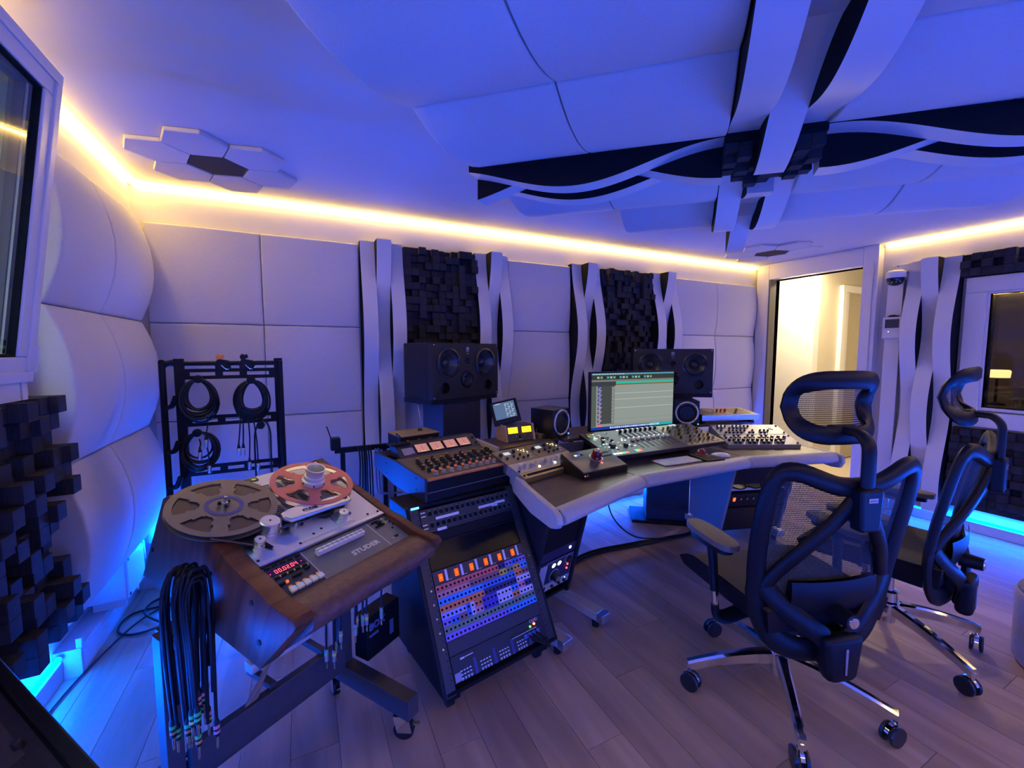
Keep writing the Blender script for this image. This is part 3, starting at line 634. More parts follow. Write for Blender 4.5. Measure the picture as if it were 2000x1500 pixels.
MB().box(-0.008, 0.032, 0.128, 0.147, 0.003, 0.006).build('badge', mat('badge', (0.02, 0.02, 0.02), 0.4), tm); MB().box(0.014, 0.026, 0.131, 0.140, 0.006, 0.0065).build('badge_mark', mat('badge_yellow', (0.8, 0.75, 0.1), 0.5), tm)
# reels (lift off the spindles: things of their own)
def reel(name, label, c, Rr, m, m2, hubm, tape):
    t = thing(name, label, 'tape reel', TM @ Matrix.Translation((c[0], c[1], 0.038)))
    def flange(z):
        mb = MB(); n = 72; win = 6
        rings = [0.0, 0.046/0.13*Rr, 0.062/0.13*Rr, 0.112/0.13*Rr, Rr*0.955, Rr]
        vs = []
        # polar grid with windows left open between ring 2 and 3
        def wopen(k, r0, r1):
            q = (k % (n//win))/(n//win); return 0.21 < q < 0.79
        rr = [0.006, 0.030, 0.046, 0.056, 0.062, 0.085, 0.105, 0.1125, 0.122, 0.130]; rr = [x/0.13*Rr for x in rr]
        for zz in (z, z+0.0016):
            for r_ in rr:
                for k in range(n): vs.append((r_*math.cos(2*math.pi*k/n), r_*math.sin(2*math.pi*k/n), zz))
        o = n*len(rr); fs = []
        def is_open(i, k):
            q = (k % 12)
            if i == 3: return 4 <= q <= 7
            if i in (4, 5): return 2 <= q <= 9 if i == 5 else 3 <= q <= 8
            if i == 6: return 2 <= q <= 9
            return False
        for i in range(len(rr)-1):
            for k in range(n):
                a, b, c2, d = i*n+k, i*n+(k+1) % n, (i+1)*n+(k+1) % n, (i+1)*n+k
                if not is_open(i, k): fs += [(a, b, c2, d), (o+d, o+c2, o+b, o+a)]
                else: continue
        # walls round openings and rims
        for i in range(len(rr)-1):
            for k in range(n):
                if is_open(i, k): continue
                a, b, c2, d = i*n+k, i*n+(k+1) % n, (i+1)*n+(k+1) % n, (i+1)*n+k
                if i == 0: fs.append((a, o+a, o+b, b))
                if i == len(rr)-2: fs.append((d, c2, o+c2, o+d))
                if i > 0 and is_open(i-1, k): fs.append((a, o+a, o+b, b))
                if i < len(rr)-2 and is_open(i+1, k): fs.append((d, c2, o+c2, o+d))
                if is_open(i, (k+1) % n): fs.append((b, o+b, o+c2, c2))
                if is_open(i, (k-1) % n): fs.append((a, d, o+d, o+a))
        return mb.add(vs, fs)
    flange(-0.014).build('flange', m2, t, smooth=40); f = flange(0.0).build('flange', m, t, smooth=40)
    MB().lathe([(0.048, -0.013), (0.048, -0.0005)], 36).build('core', hubm, t, smooth=40)
    if tape > 0: MB().lathe([(0.0485, -0.0115), (tape, -0.0115), (tape, -0.002), (0.0485, -0.002)], 48).build('wound_tape', mat('brown_tape', (0.045, 0.022, 0.014), 0.35), t, smooth=40)
    return t, f
GRYR = mat('grey_reel', (0.16, 0.13, 0.105), 0.38, 0.5, var=0.05)
r1, f1 = reel('tape_reel', 'dark grey metal reel full of brown tape on the left spindle', (-0.131, 0.006), 0.132, GRYR, GRYR, GRYR, 0.115)
MB().lathe([(0.036, 0.0017), (0.036, 0.0026), (0.046, 0.0026), (0.046, 0.0017)], 40, cap=False).build('blue_ring', mat('blue_ring', (0.03, 0.035, 0.20), 0.5), r1)
MB().lathe([(0.008, 0.0), (0.008, 0.012), (0.004, 0.014), (0.004, 0.03), (0.001, 0.031)], 16).build('spindle', CHROME, r1, smooth=40)
for k in range(3): MB().box(0.004, 0.016, -0.003, 0.003, 0.004, 0.012, Matrix.Rotation(R(120*k+20), 4, 'Z')).build('spindle_lug', BLACK, r1)
r2, f2 = reel('tape_reel', 'red metal reel with a tall silver hub adaptor on the right spindle', (0.133, -0.004), 0.126, RED, ALU, ALU, 0.0)
hub = MB().lathe([(0.036, 0.0), (0.036, 0.012), (0.031, 0.016), (0.030, 0.026), (0.026, 0.028), (0.026, 0.038), (0.029, 0.052), (0.030, 0.054), (0.027, 0.054), (0.024, 0.040), (0.022, 0.024), (0.001, 0.022)], 32).build('hub_adaptor', mat('satin_silver', (0.66, 0.66, 0.62), 0.35, 0.6), r2, smooth=30)
for k in range(6): MB().cyl((0.034*math.cos(k*1.047), 0.034*math.sin(k*1.047), 0.006), (0.037*math.cos(k*1.047), 0.037*math.sin(k*1.047), 0.006), 0.003, n=8).build('adaptor_screw', BLACK, r2)
# head block, rollers, arms
hb = MB().prism([(-0.035, -0.118), (-0.020, -0.140), (0.165, -0.148), (0.183, -0.140), (0.186, -0.118), (0.178, -0.103), (0.0, -0.088), (-0.030, -0.096)], 0.026, 0.038).build('head_cover', ALU, tm, bevel=0.004)
MB().prism([(-0.030, -0.112), (0.17, -0.130), (0.17, -0.108), (-0.02, -0.094)], 0.003, 0.026).build('head_block', BLACK, tm)
MB().cyl((0.166, -0.122, 0.038), (0.166, -0.122, 0.0386), 0.011, n=20).build('head_cap', BLACK, hb)
text('lettering', 'STUDER', 0.013, Matrix.Translation((0.025, -0.122, 0.0382)) @ Matrix.Rotation(R(-3.5), 4, 'Z'), BLACK, hb, bold=0.0004)
MB().box(0.028, 0.09, -0.1275, -0.1265, 0.038, 0.0384).build('underline', BLACK, hb)
for (x_, y_, r_, h_) in ((-0.072, -0.118, 0.026, 0.042), (-0.120, -0.160, 0.014, 0.030), (0.128, -0.176, 0.015, 0.030)):
    MB().lathe([(r_*1.12, 0.003), (r_*1.12, 0.006), (r_, 0.007), (r_, h_*0.35), (r_*0.93, h_*0.37), (r_*0.93, h_*0.45), (r_, h_*0.47), (r_, h_), (r_*0.9, h_+0.002), (0.001, h_+0.002)], 28).build('roller', ALU, tm, smooth=30, M=Matrix.Translation((x_, y_, 0)))
    MB().cyl((x_, y_, h_+0.002), (x_, y_, h_+0.0025), 0.003, n=8).build('roller_screw', BLACK, tm)
MB().prism([(-0.15, -0.145), (-0.125, -0.168), (-0.105, -0.166), (-0.118, -0.150), (-0.145, -0.128)], 0.010, 0.014).build('tension_arm', BLACK, tm, bevel=0.001)
MB().prism([(-0.118, -0.148), (-0.100, -0.152), (-0.093, -0.182), (-0.10, -0.183)], 0.006, 0.010).build('tension_arm', BLACK, tm, bevel=0.001)
MB().box(0.10, 0.165, -0.172, -0.145, 0.003, 0.010).build('pinch_plate', GREYP, tm, bevel=0.002)
MB().box(0.096, 0.150, -0.20, -0.160, 0.003, 0.006).build('roller_plate', ALU, tm, bevel=0.001)
for k in range(7): MB().cyl((-0.025+0.02*k, -0.135-0.004*math.sin(k), 0.004), (-0.025+0.02*k, -0.135-0.004*math.sin(k), 0.018+0.004*(k % 2)), 0.004, n=8).build('tape_guide', [BLACK, CHROME][k % 2], tm)
MB().tube(bez([(0.03, -0.128, 0.016), (0.06, -0.140, 0.020), (0.09, -0.150, 0.016), (0.115, -0.140, 0.022), (0.13, -0.125, 0.02)]), 0.008, 8).build('head_lever', BLACK, tm, smooth=60)
MB().tube([(-0.21, -0.098, 0.033), (-0.135, -0.158, 0.018), (-0.12, -0.174, 0.018)], 0.003, 5).build('tape_path', mat('brown_tape', (0.045, 0.022, 0.014)), tm)
MB().tube([(-0.05, -0.135, 0.018), (-0.02, -0.137, 0.018), (0.11, -0.150, 0.018)], 0.003, 5).build('tape_path', mat('brown_tape', (0.045, 0.022, 0.014)), tm)
for (x_, y_) in ((L0+0.01, -0.205), (L0+0.125, -0.205), (L1-0.012, -0.205), (L1-0.05, -0.20), (0.02, -0.19), (0.05, -0.182)): MB().cyl((x_, y_, 0.003), (x_, y_, 0.0052), 0.004, n=8).build('deck_screw', BLACK, tm)
# control panel
cp = MB().box(L0+0.003, L1-0.003, -0.352, -0.228, -0.012, -0.004).build('control_panel', GREYP, tm, bevel=0.001)
for x_ in (-0.045, 0.178): MB().box(x_-0.0006, x_+0.0006, -0.350, -0.230, -0.004, -0.0034).build('panel_line', PRINT, cp)
MB().box(L0+0.004, -0.046, -0.350, -0.230, -0.004, -0.0030).build('keypad_plate', mat('navy_plate', (0.03, 0.03, 0.045), 0.4), cp)
for k in range(5):
    kb = MB().box(-0.135+k*0.0185, -0.120+k*0.0185, -0.342, -0.326, -0.003, 0.004).build('transport_key', TAPE, cp, bevel=0.001)
    MB().box(-0.132+k*0.0185, -0.123+k*0.0185, -0.324, -0.319, -0.003, 0.001).build('key_light', mat('amber_off', (0.45, 0.16, 0.03), 0.4, emit=(1, .3, .03), estr=0.25), kb)
for k in range(5): MB().box(-0.147+k*0.0205, -0.134+k*0.0205, -0.2395, -0.2345, -0.003, 0.002).build('small_key', BLACK, cp, bevel=0.001)
for k in range(5): MB().box(-0.143+k*0.0185, -0.131+k*0.0185, -0.281, -0.2755, -0.003, 0.002).build('small_key', BLACK, cp, bevel=0.001); MB().box(-0.130+k*0.0185, -0.1275+k*0.0185, -0.281, -0.2755, -0.003, 0.0015).build('key_pip', mat('yellow_pip', (0.6, 0.5, 0.05), 0.5), cp)
for (x0, x1, y0) in ((-0.145, -0.130, -0.303), (-0.108, -0.082, -0.297), (-0.070, -0.056, -0.290)): MB().box(x0, x1, y0-0.003, y0+0.003, -0.003, 0.003).build('small_key', BLACK, cp, bevel=0.001)
MB().box(-0.128, -0.122, -0.306, -0.300, -0.003, 0.002).build('record_light', mat('amber_pip', (0.6, 0.12, 0.02), emit=(1, .2, .02), estr=0.8), cp)
REDE = emat('red_digits', (1.0, 0.05, 0.07), 5.0)
dsp = MB().box(-0.147, -0.052, -0.269, -0.246, -0.0032, -0.0026).build('display_window', mat('display_dark', (0.03, 0.008, 0.012), 0.15), cp)
SEG = {'0': 'abcdef', '2': 'abged', '4': 'fgbc'}
def digit(ch, x, y, s, parent):
    mb = MB(); w_, h_, t = 0.5*s, s, 0.09*s
    S = {'a': (0, w_, h_-t, h_), 'g': (0, w_, h_/2-t/2, h_/2+t/2), 'd': (0, w_, 0, t), 'f': (0, t, h_/2, h_), 'b': (w_-t, w_, h_/2, h_), 'e': (0, t, 0, h_/2), 'c': (w_-t, w_, 0, h_/2)}
    for c in SEG[ch]:
        a, b, c2, d = S[c]; mb.box(x+a, x+b, y+c2, y+d, -0.0026, -0.0022)
    mb.build('digit', REDE, parent)
for k, ch in enumerate('000204'):
    digit(ch, -0.130+k*0.0098+(k//2)*0.0016, -0.2635, 0.0125, dsp)
for k in (1, 2): MB().box(-0.130+k*0.0212-0.0026, -0.130+k*0.0212-0.0012, -0.2635, -0.2622, -0.0026, -0.0022).build('digit_dot', REDE, dsp)
for x_ in (-0.142, -0.060): MB().cyl((x_, -0.258, -0.0026), (x_, -0.258, -0.0022), 0.0012, n=8).build('digit_dot', REDE, dsp)
mt = MB().box(-0.018, 0.140, -0.270, -0.252, -0.004, 0.012).build('meter_bridge', mat('bright_silver', (0.70, 0.69, 0.70), 0.4, 0.15), tm, bevel=0.002)
MB().box(-0.018, 0.140, -0.262, -0.2605, 0.0115, 0.0125).build('groove', BLACK, mt)
for k in range(9): MB().box(-0.002+k*0.016, -0.001+k*0.016, -0.2695, -0.2525, 0.0115, 0.0124).build('tick', GREYP, mt)
text('lettering', 'STUDER', 0.023, Matrix.Translation((0.062, -0.322, -0.0038)), mat('grey_print', (0.55, 0.55, 0.56), 0.5), cp, bold=0.0009, wscale=1.15)
for j, y_ in enumerate((-0.240, -0.262)):
    for k in range(6): MB().box(0.190+k*0.0075, 0.195+k*0.0075, y_-0.002, y_+0.002, -0.004, 0.0015).build('slide_key', [BLACK, mat('yellow_key', (0.75, 0.68, 0.08), 0.5)][1 if k == 5 else 0], cp)
MB().lathe([(0.009, -0.004), (0.008, 0.008), (0.004, 0.010)], 14).build('selector_knob', KNOBB, cp, smooth=40, M=Matrix.Translation((0.213, -0.252, 0)))
for (x_, y_) in ((0.246, -0.246), (0.248, -0.262), (0.250, -0.278), (0.236, -0.290)): MB().cyl((x_, y_, -0.004), (x_, y_, -0.0025), 0.0035, n=10).build('jack_hole', FELT, cp)
MB().box(0.20, 0.235, -0.330, -0.3285, -0.004, -0.0035).build('panel_print', PRINT, cp); MB().box(0.212, 0.226, -0.330, -0.324, -0.004, -0.001).build('slide_key', BLACK, cp)
# leather front roll
ar = []
for k in range(11):
    a = R(100-18*k); ar.append((-0.372+0.036*math.cos(a)*-1*1.0, -0.156+0.036*math.sin(a)))
roll = MB().prism([(-0.330, -0.122), (-0.365, -0.118), (-0.402, -0.122), (-0.424, -0.132), (-0.432, -0.148), (-0.426, -0.164), (-0.405, -0.182), (-0.36, -0.22), (-0.30, -0.265), (-0.28, -0.25), (-0.29, -0.15)], L0, L1, VM @ CHK)
roll.build('arm_rest', mat('brown_leather', (0.115, 0.048, 0.030), 0.42, var=0.3, scale=55, bump=0.35, bscale=160), tm, smooth=60)
# ---------------- stand under the tape machine
ts = thing('machine_stand', 'dark blue-grey steel stand on castors under the tape machine', 'stand', frame((TC.x, TC.y, 0), tu, tw0, (0, 0, 1)))
STEEL = mat('dark_steel', (0.045, 0.045, 0.055), 0.42, var=0.1)
def castor(parent, x_, y_, rz=0.0, r_=0.036):
    M = MX((x_, y_, 0), rz)
    MB().cyl((-0.011, 0, r_), (0.011, 0, r_), r_, n=20, M=M).build('castor_wheel', RUBBER, parent, smooth=40)
    MB().prism([(-0.03, 0.03), (0.02, 0.03), (0.035, 0.085), (-0.02, 0.085)], -0.017, -0.013, M @ frame((0, 0, 0), (0, 1, 0), (0, 0, 1), (1, 0, 0))).prism([(-0.03, 0.03), (0.02, 0.03), (0.035, 0.085), (-0.02, 0.085)], 0.013, 0.017, M @ frame((0, 0, 0), (0, 1, 0), (0, 0, 1), (1, 0, 0))).box(-0.02, 0.02, -0.02, 0.035, 0.083, 0.092, M).build('castor_fork', CHROME, parent)
    MB().box(-0.006, 0.006, -0.055, -0.02, 0.05, 0.056, M).build('castor_brake', CHROME, parent)
sx0, sx1 = -0.26, 0.285
for x_ in (sx0, sx1):
    MB().box(x_-0.026, x_+0.026, -0.30, 0.16, 0.095, 0.165).build('base_rail', STEEL, ts, bevel=0.002)
    MB().box(x_-0.02, x_+0.02, 0.035, 0.085, 0.165, 0.60).build('post', STEEL, ts, bevel=0.002)
    castor(ts, x_, -0.255, 0.5); castor(ts, x_, 0.12, -0.4)
MB().box(sx0+0.026, sx1-0.026, 0.015, 0.045, 0.16, 0.27).build('cross_beam', STEEL, ts, bevel=0.002)
MB().box(sx0, sx1, 0.0, 0.12, 0.575, 0.592).build('top_plate', STEEL, ts)
# loose cables and a power strip lying behind the beam
pr = random.Random(5)
cb = thing('cable_loom', 'thick bundle of dark cables lying along the stand beam', 'cable', frame((TC.x, TC.y, 0), tu, tw0, (0, 0, 1)))
for k in range(16):
    y0 = 0.06+pr.uniform(0, 0.10); z0 = 0.125+pr.uniform(0, 0.08)
    MB().tube(bez([(-0.55, y0-0.05+pr.uniform(-.03, .03), 0.05+pr.uniform(0, .06)), (-0.3, y0, z0-0.03), (-0.05, y0+pr.uniform(-.02, .02), z0), (0.2, y0+pr.uniform(-.02, .02), z0+pr.uniform(-.01, .03)), (0.30, y0+0.05, z0-0.05), (0.36, y0+0.14, 0.03)], 6), 0.005, 5).build('cable', RUBBER, cb, smooth=60)
for k in range(4): MB().tube(bez([(-0.10+k*.01, 0.02, 0.26), (0.02, 0.10, 0.30), (0.10, 0.16, 0.30+.02*k), (0.16, 0.20, 0.34)]), 0.006, 6).build('cable', mat('silver_cable', (0.35, 0.35, 0.38), 0.35, 0.3), cb, smooth=60)
ps = thing('power_strip', 'white power strip lying under the tape machine', 'power strip', frame((TC.x, TC.y, 0.285), tu, tw0, (0, 0, 1)))
MB().box(-0.02, 0.20, 0.12, 0.165, 0, 0.035).build('case', PVC, ps, bevel=0.005); MB().box(0.17, 0.19, 0.13, 0.155, 0.035, 0.04).build('switch', BLACK, ps)
for k in range(3): MB().cyl((0.02+.045*k, 0.142, 0.0351), (0.02+.045*k, 0.142, 0.0362), 0.016, n=14).build('socket', BLACK, ps)
for sx_ in (0, 0.18): MB().box(sx_-0.01, sx_+0.01, 0.03, 0.17, -0.02, 0.0).build('bracket', STEEL, ps)
# ---------------- hanging patch-cable bundle on the machine's left side
CBL = mat('blue_black_cable', (0.006, 0.006, 0.010), 0.42, var=0.1, spec=0.3)
HZ = 0.790
pb = thing('patch_cable_bundle', 'thick bundle of black patch cables hung over a hook on the tape machine side', 'cable', frame((TC.x+tu.x*-0.250+tw0.x*-0.085, TC.y+tu.y*-0.245+tw0.y*-0.085, 0), tu, tw0, (0, 0, 1)))
MB().tube([(0.044, 0.0, 0.78), (-0.01, 0.0, 0.78), (-0.02, 0.0, 0.795)], 0.006, 6).build('hook', BLACKM, pb)
pr = random.Random(12)
cols = [mat('tape_green', (0.05, 0.55, 0.12), 0.5), mat('tape_yellow', (0.75, 0.72, 0.10), 0.5), mat('tape_orange', (0.85, 0.25, 0.05), 0.5), mat('tape_pink', (0.75, 0.25, 0.30), 0.5)]
for k in range(20):
    y0 = -0.034+0.068*(k/19)+pr.uniform(-.006, .006); x0 = -0.012+pr.uniform(-0.016, 0.02)
    z1 = pr.uniform(0.40, 0.52); z2 = pr.uniform(0.38, 0.55); top = HZ+0.012+pr.uniform(0, 0.022)-0.010*abs(k/9.5-1); sp = pr.uniform(0.016, 0.036)
    ya = y0*1.1+pr.uniform(-.018, .006); yb = y0+pr.uniform(-.01, .02)
    MB().tube(bez([(x0-sp*0.8, ya, z1), (x0-sp, ya*1.02, (z1+HZ)/2), (x0-sp*0.95, y0, HZ-0.05), (x0-sp*0.55, y0, top-0.006), (x0, y0, top), (x0+sp*0.5, y0, top-0.006), (x0+sp*0.75, y0, HZ-0.05), (x0+sp*0.7, yb, (z2+HZ)/2), (x0+sp*0.6, yb, z2)], 5), 0.0042, 6).build('patch_cable', CBL, pb, smooth=60)
    for (px, py, pz, q) in ((x0-sp*0.8, ya, z1, 0), (x0+sp*0.6, yb, z2, 1)):
        if (k+q) % 2: continue
        plg = MB().lathe([(0.0042, 0.012), (0.007, 0.004), (0.007, -0.034), (0.004, -0.036)], 10).build('plug', RUBBER, pb, smooth=50, M=Matrix.Translation((px, py, pz)))
        MB().lathe([(0.0032, -0.036), (0.0032, -0.066), (0.0018, -0.07)], 8).build('plug_tip', CHROME, plg, smooth=50)
        MB().lathe([(0.0074, -0.004), (0.0074, -0.013)], 10).build('colour_band', cols[(k*2+q) % 4], plg)
        MB().lathe([(0.0074, -0.019), (0.0074, -0.026)], 10).build('colour_band', cols[(k*2+q+(k % 3)) % 4], plg)
# ================================================================== PATCHBAY RACK
RA, RL = R(10), R(28)
ru = Vector((math.cos(RA), math.sin(RA), 0)); rb = Vector((-math.sin(RA), math.cos(RA), 0)); RO = Vector((0.411, 1.37, 0.0))
rk = thing('patchbay_rack', 'slanted black equipment rack with a multicoloured patchbay', 'rack', frame(RO, ru, rb, (0, 0, 1)))
RW = 0.552; rl = 0.684; RY1 = 0.50; ty = rl*math.sin(RL); tz = 0.10+rl*math.cos(RL)
prof = [(0.0, 0.10), (ty, tz), (RY1, tz), (RY1, 0.10)]
SD = frame((0, 0, 0), (0, 1, 0), (0, 0, 1), (1, 0, 0))
for a, b_ in ((0.0, 0.016), (RW-0.016, RW)): MB().prism(prof, a, b_, SD).build('side_panel', BLACKM, rk, bevel=0.002)
MB().box(0.016, RW-0.016, 0.0, RY1, 0.10, 0.115).build('bottom_panel', BLACKM, rk); MB().box(0.016, RW-0.016, ty+.01, RY1, tz-0.015, tz).build('top_panel', BLACKM, rk); MB().box(0.016, RW-0.016, RY1-0.012, RY1, 0.115, tz-0.015).build('back_panel', BLACKM, rk)
FM = frame((0, 0, 0.10), (1, 0, 0), (0, math.sin(RL), math.cos(RL)), (0, -math.cos(RL), math.sin(RL)))   # face frame: x right, y up the slope, z out
def face(mb, name, m, parent=rk, **k): return mb.build(name, m, parent, M=FM, **k)
for a, b_ in ((0.014, 0.052), (RW-0.052, RW-0.014)):
    face(MB().box(a, b_, 0.0, rl, -0.012, 0.002), 'rack_rail', mat('rail_black', (0.022, 0.021, 0.020), 0.4), bevel=0.001)
for k in range(30):
    for x_ in (0.044, RW-0.044): face(MB().cyl((x_, 0.05+k*0.0215, 0.002), (x_, 0.05+k*0.0215, 0.0026), 0.0026, n=6), 'rail_hole', FELT)
x0, x1 = 0.056, RW-0.052
def unit(name, s0, s1, m, z=0.0, **k): return face(MB().box(x0, x1, s0+0.0008, s1-0.0008, z-0.01, z), name, m, **k)
# patchbay
pbu = unit('patchbay', 0.172, 0.372, BLACKM)
C_ = dict(r=(0.72, 0.13, 0.09), p=(0.62, 0.22, 0.20), m=(0.30, 0.11, 0.12), b=(0.03, 0.28, 0.80), d=(0.03, 0.16, 0.60), n=(0.02, 0.02, 0.12), o=(0.78, 0.20, 0.05), l=(0.33, 0.36, 0.80), v=(0.25, 0.16, 0.58), g=(0.16, 0.24, 0.15), y=(0.68, 0.48, 0.05), w=(0.60, 0.55, 0.72), u=(0.05, 0.04, 0.42), k=(0.62, 0.24, 0.36), t=(0.26, 0.12, 0.10), a=(0.72, 0.32, 0.06))
PM = {k: mat('patch_colour_'+k, v, 0.55, var=0.05) for k, v in C_.items()}
rowsP = ['r'*16+'nnvvddvv', 'p'*8+'m'*8+'yyggaabb', 'b'*11+'d'*9+'oomm', 'o'*11+'n'*9+'wwww', 'l'*6+'dw'+'oouuuu'+'wwwwbb'+'kknn', 'vvddttdwkkuuuuwwwwoowwww', 'g'*24, 'v'*16+'b'*8]
pw_ = (x1-x0)/24; jm = MB().lathe([(0.0046, 0.0), (0.0046, 0.0012), (0.0033, 0.0012), (0.0033, 0.0002)], 10).mesh('jack_socket', FELT, 40)
ph = (0.372-0.172)/8
for j, rw in enumerate(rowsP):
    s1 = 0.372-j*ph; k = 0; rw = (rw+rw[-1]*24)[:24]
    while k < 24:
        e = k
        while e < 24 and rw[e] == rw[k]: e += 1
        face(MB().box(x0+k*pw_+0.0003, x0+e*pw_-0.0003, s1-ph+0.0004, s1-0.0004, 0, 0.0008), 'label_strip', PM[rw[k]], pbu).matrix_local = Matrix.Identity(4)
        k = e
    for k in range(24): inst('jack_socket', jm, pbu, Matrix.Translation((x0+(k+0.5)*pw_, s1-ph*0.55, 0.0008)))
for o in [x for x in col.objects if x.parent == pbu]: pass
# lit switches row
lu = unit('switch_panel', 0.373, 0.424, mat('switch_panel_black', (0.03, 0.03, 0.035), 0.4))
ORG = emat('orange_switch', (1.0, 0.10, 0.012), 1.5)
for k in range(6):
    cx = x0+0.03+k*0.071
    sw_ = MB().box(cx-0.008, cx+0.009, 0.382, 0.410, 0.0, 0.006).build('lit_switch', ORG, lu, bevel=0.002)
    MB().cyl((cx, 0.396, 0.006), (cx, 0.396, 0.0064), 0.003, n=8).build('lamp_core', emat('orange_core', (1.0, 0.25, 0.03), 2.2), sw_)
    MB().box(cx+0.022, cx+0.032, 0.377, 0.420, 0.0, 0.001).build('label_tape', TAPE, lu); MB().box(cx+0.036, cx+0.048, 0.378, 0.3795, 0, 0.0004).build('tiny_print', PRINT, lu)
# dark glass unit, XLR panel, blank and power units
unit('dark_window', 0.424, 0.532, DARKGL, z=-0.004, bevel=0.002); face(MB().box(x0, x1, 0.525, 0.532, -0.004, 0.004), 'window_lip', BLACKM)
unit('blank_strip', 0.533, 0.570, BLACKM)
xu = unit('connector_panel', 0.571, 0.668, mat('connector_panel_black', (0.02, 0.02, 0.022), 0.4))
xm = MB().lathe([(0.0122, 0), (0.0122, 0.003), (0.0102, 0.004), (0.0094, 0.002)], 16, cap=False).mesh('connector_socket', [mat('nickel_ring', (0.10, 0.10, 0.11), 0.35, 0.6)], 40)
for j, s_ in enumerate((0.645, 0.598)):
    for k in range(16):
        c_ = inst('connector_socket', xm, xu, Matrix.Translation((x0+0.042+k*0.0262, s_, 0.0)))
        MB().cyl((0, 0, 0.0003), (0, 0, 0.0006), 0.0094, n=12).build('socket_core', FELT, c_); MB().box(-0.006, 0.006, 0.0126, 0.0146, 0, 0.002).build('latch_tab', GREYP, c_)
for (a, b_, s_) in ((0.065, 0.175, 0.622), (0.275, 0.365, 0.621), (0.345, 0.375, 0.615), (0.366, 0.42, 0.624), (0.062, 0.105, 0.576)):
    MB().box(x0+a, x0+b_, s_-0.0055, s_+0.0055, 0, 0.0008).build('label_tape', TAPE, xu)
for s_ in (0.655, 0.640, 0.605, 0.590): MB().box(x0+0.003, x0+0.024, s_-0.002, s_+0.002, 0, 0.0005).build('panel_print', PRINT, xu)
MB().box(0.022, 0.056, 0.676, 0.684, 0.002, 0.006).build('blue_pilot_light', emat('pilot_blue', (0.05, 0.35, 1.0), 8.0), rk, M=FM)
unit('blank_strip', 0.120, 0.171, mat('blank_navy', (0.02, 0.02, 0.026), 0.5))
pu = unit('power_unit', 0.030, 0.119, mat('power_black', (0.010, 0.010, 0.012), 0.35))
for k in range(4):
    cx = x0+0.055+k*0.088
    for j in range(3):
        for q in range(4): MB().box(cx-0.026+q*0.013, cx-0.018+q*0.013, 0.036+j*0.012, 0.040+j*0.012, 0, 0.0006).build('panel_print', PRINT, pu)
    for q in range(4): MB().cyl((cx-0.022+q*0.013, 0.0345, 0), (cx-0.022+q*0.013, 0.0345, 0.002), 0.0035, n=8).build('output_jack', mat('jack_grey', (0.35, 0.35, 0.40), 0.4), pu)
    MB().box(cx+0.034, cx+0.046, 0.030, 0.085, 0, 0.0008).build('blue_divider', mat('blue_divider', (0.03, 0.03, 0.16), 0.5), pu)
MB().box(x0+0.004, x0+0.030, 0.034, 0.062, 0, 0.0008).build('power_label', mat('lav_label', (0.30, 0.30, 0.45), 0.5), pu)
MB().box(x0+0.038, x0+0.056, 0.098, 0.104, 0, 0.0006).build('panel_print', PRINT, pu); MB().box(x0+0.058, x0+0.095, 0.100, 0.103, 0, 0.0006).build('panel_print', PRINT, pu)
for k in range(4): MB().box(x1-0.115+k*0.0215, x1-0.098+k*0.0215, 0.060, 0.078, 0, 0.010).build('mains_plug', mat('plug_blue', (0.05, 0.10, 0.30), 0.4), pu, bevel=0.002)
for k in range(3): MB().tube(bez([(x1-0.09+k*.02, 0.066, 0.01), (x1-0.085+k*.02, 0.05, 0.035), (x1-0.06+k*.012, 0.03, 0.045), (x1-0.02, 0.0, 0.03)]), 0.004, 6).build('mains_cord', RUBBER, pu, smooth=60)
MB().box(x1-0.175, x1-0.045, 0.083, 0.0855, 0, 0.010).build('shelf_lip', ALU, pu)
MB().cyl((x1-0.048, 0.098, 0), (x1-0.048, 0.098, 0.004), 0.0045, n=10).build('red_pilot_light', emat('pilot_red', (1.0, 0.06, 0.03), 22.0), pu)
MB().cyl((x1-0.070, 0.094, 0), (x1-0.070, 0.094, 0.004), 0.0042, n=10).build('green_pilot_light', emat('pilot_green', (0.05, 0.9, 0.08), 5.0), pu)
for k in range(3): MB().lathe([(0.006, 0), (0.006, 0.0012), (0.0045, 0.0012)], 10, cap=False).build('small_socket', PRINT, pu, M=Matrix.Translation((x1-0.062+k*0.015, 0.112, 0)))
for s_ in (0.155, 0.21, 0.26, 0.31, 0.36): 
    for x_ in (0.036, RW-0.030): face(MB().cyl((x_, s_, 0.002), (x_, s_, 0.004), 0.004, n=8), 'rack_screw', CHROME)
for x_ in (0.06, RW-0.06):
    MB().box(x_-0.025, x_+0.025, 0.03, RY1+0.02, 0.055, 0.0995).build('foot_rail', BLACKM, rk); 
    for y_ in (0.08, RY1-0.06): MB().cyl((x_-0.012, y_, 0.0285), (x_+0.012, y_, 0.0285), 0.0285, n=16).build('castor_wheel', RUBBER, rk, smooth=40)
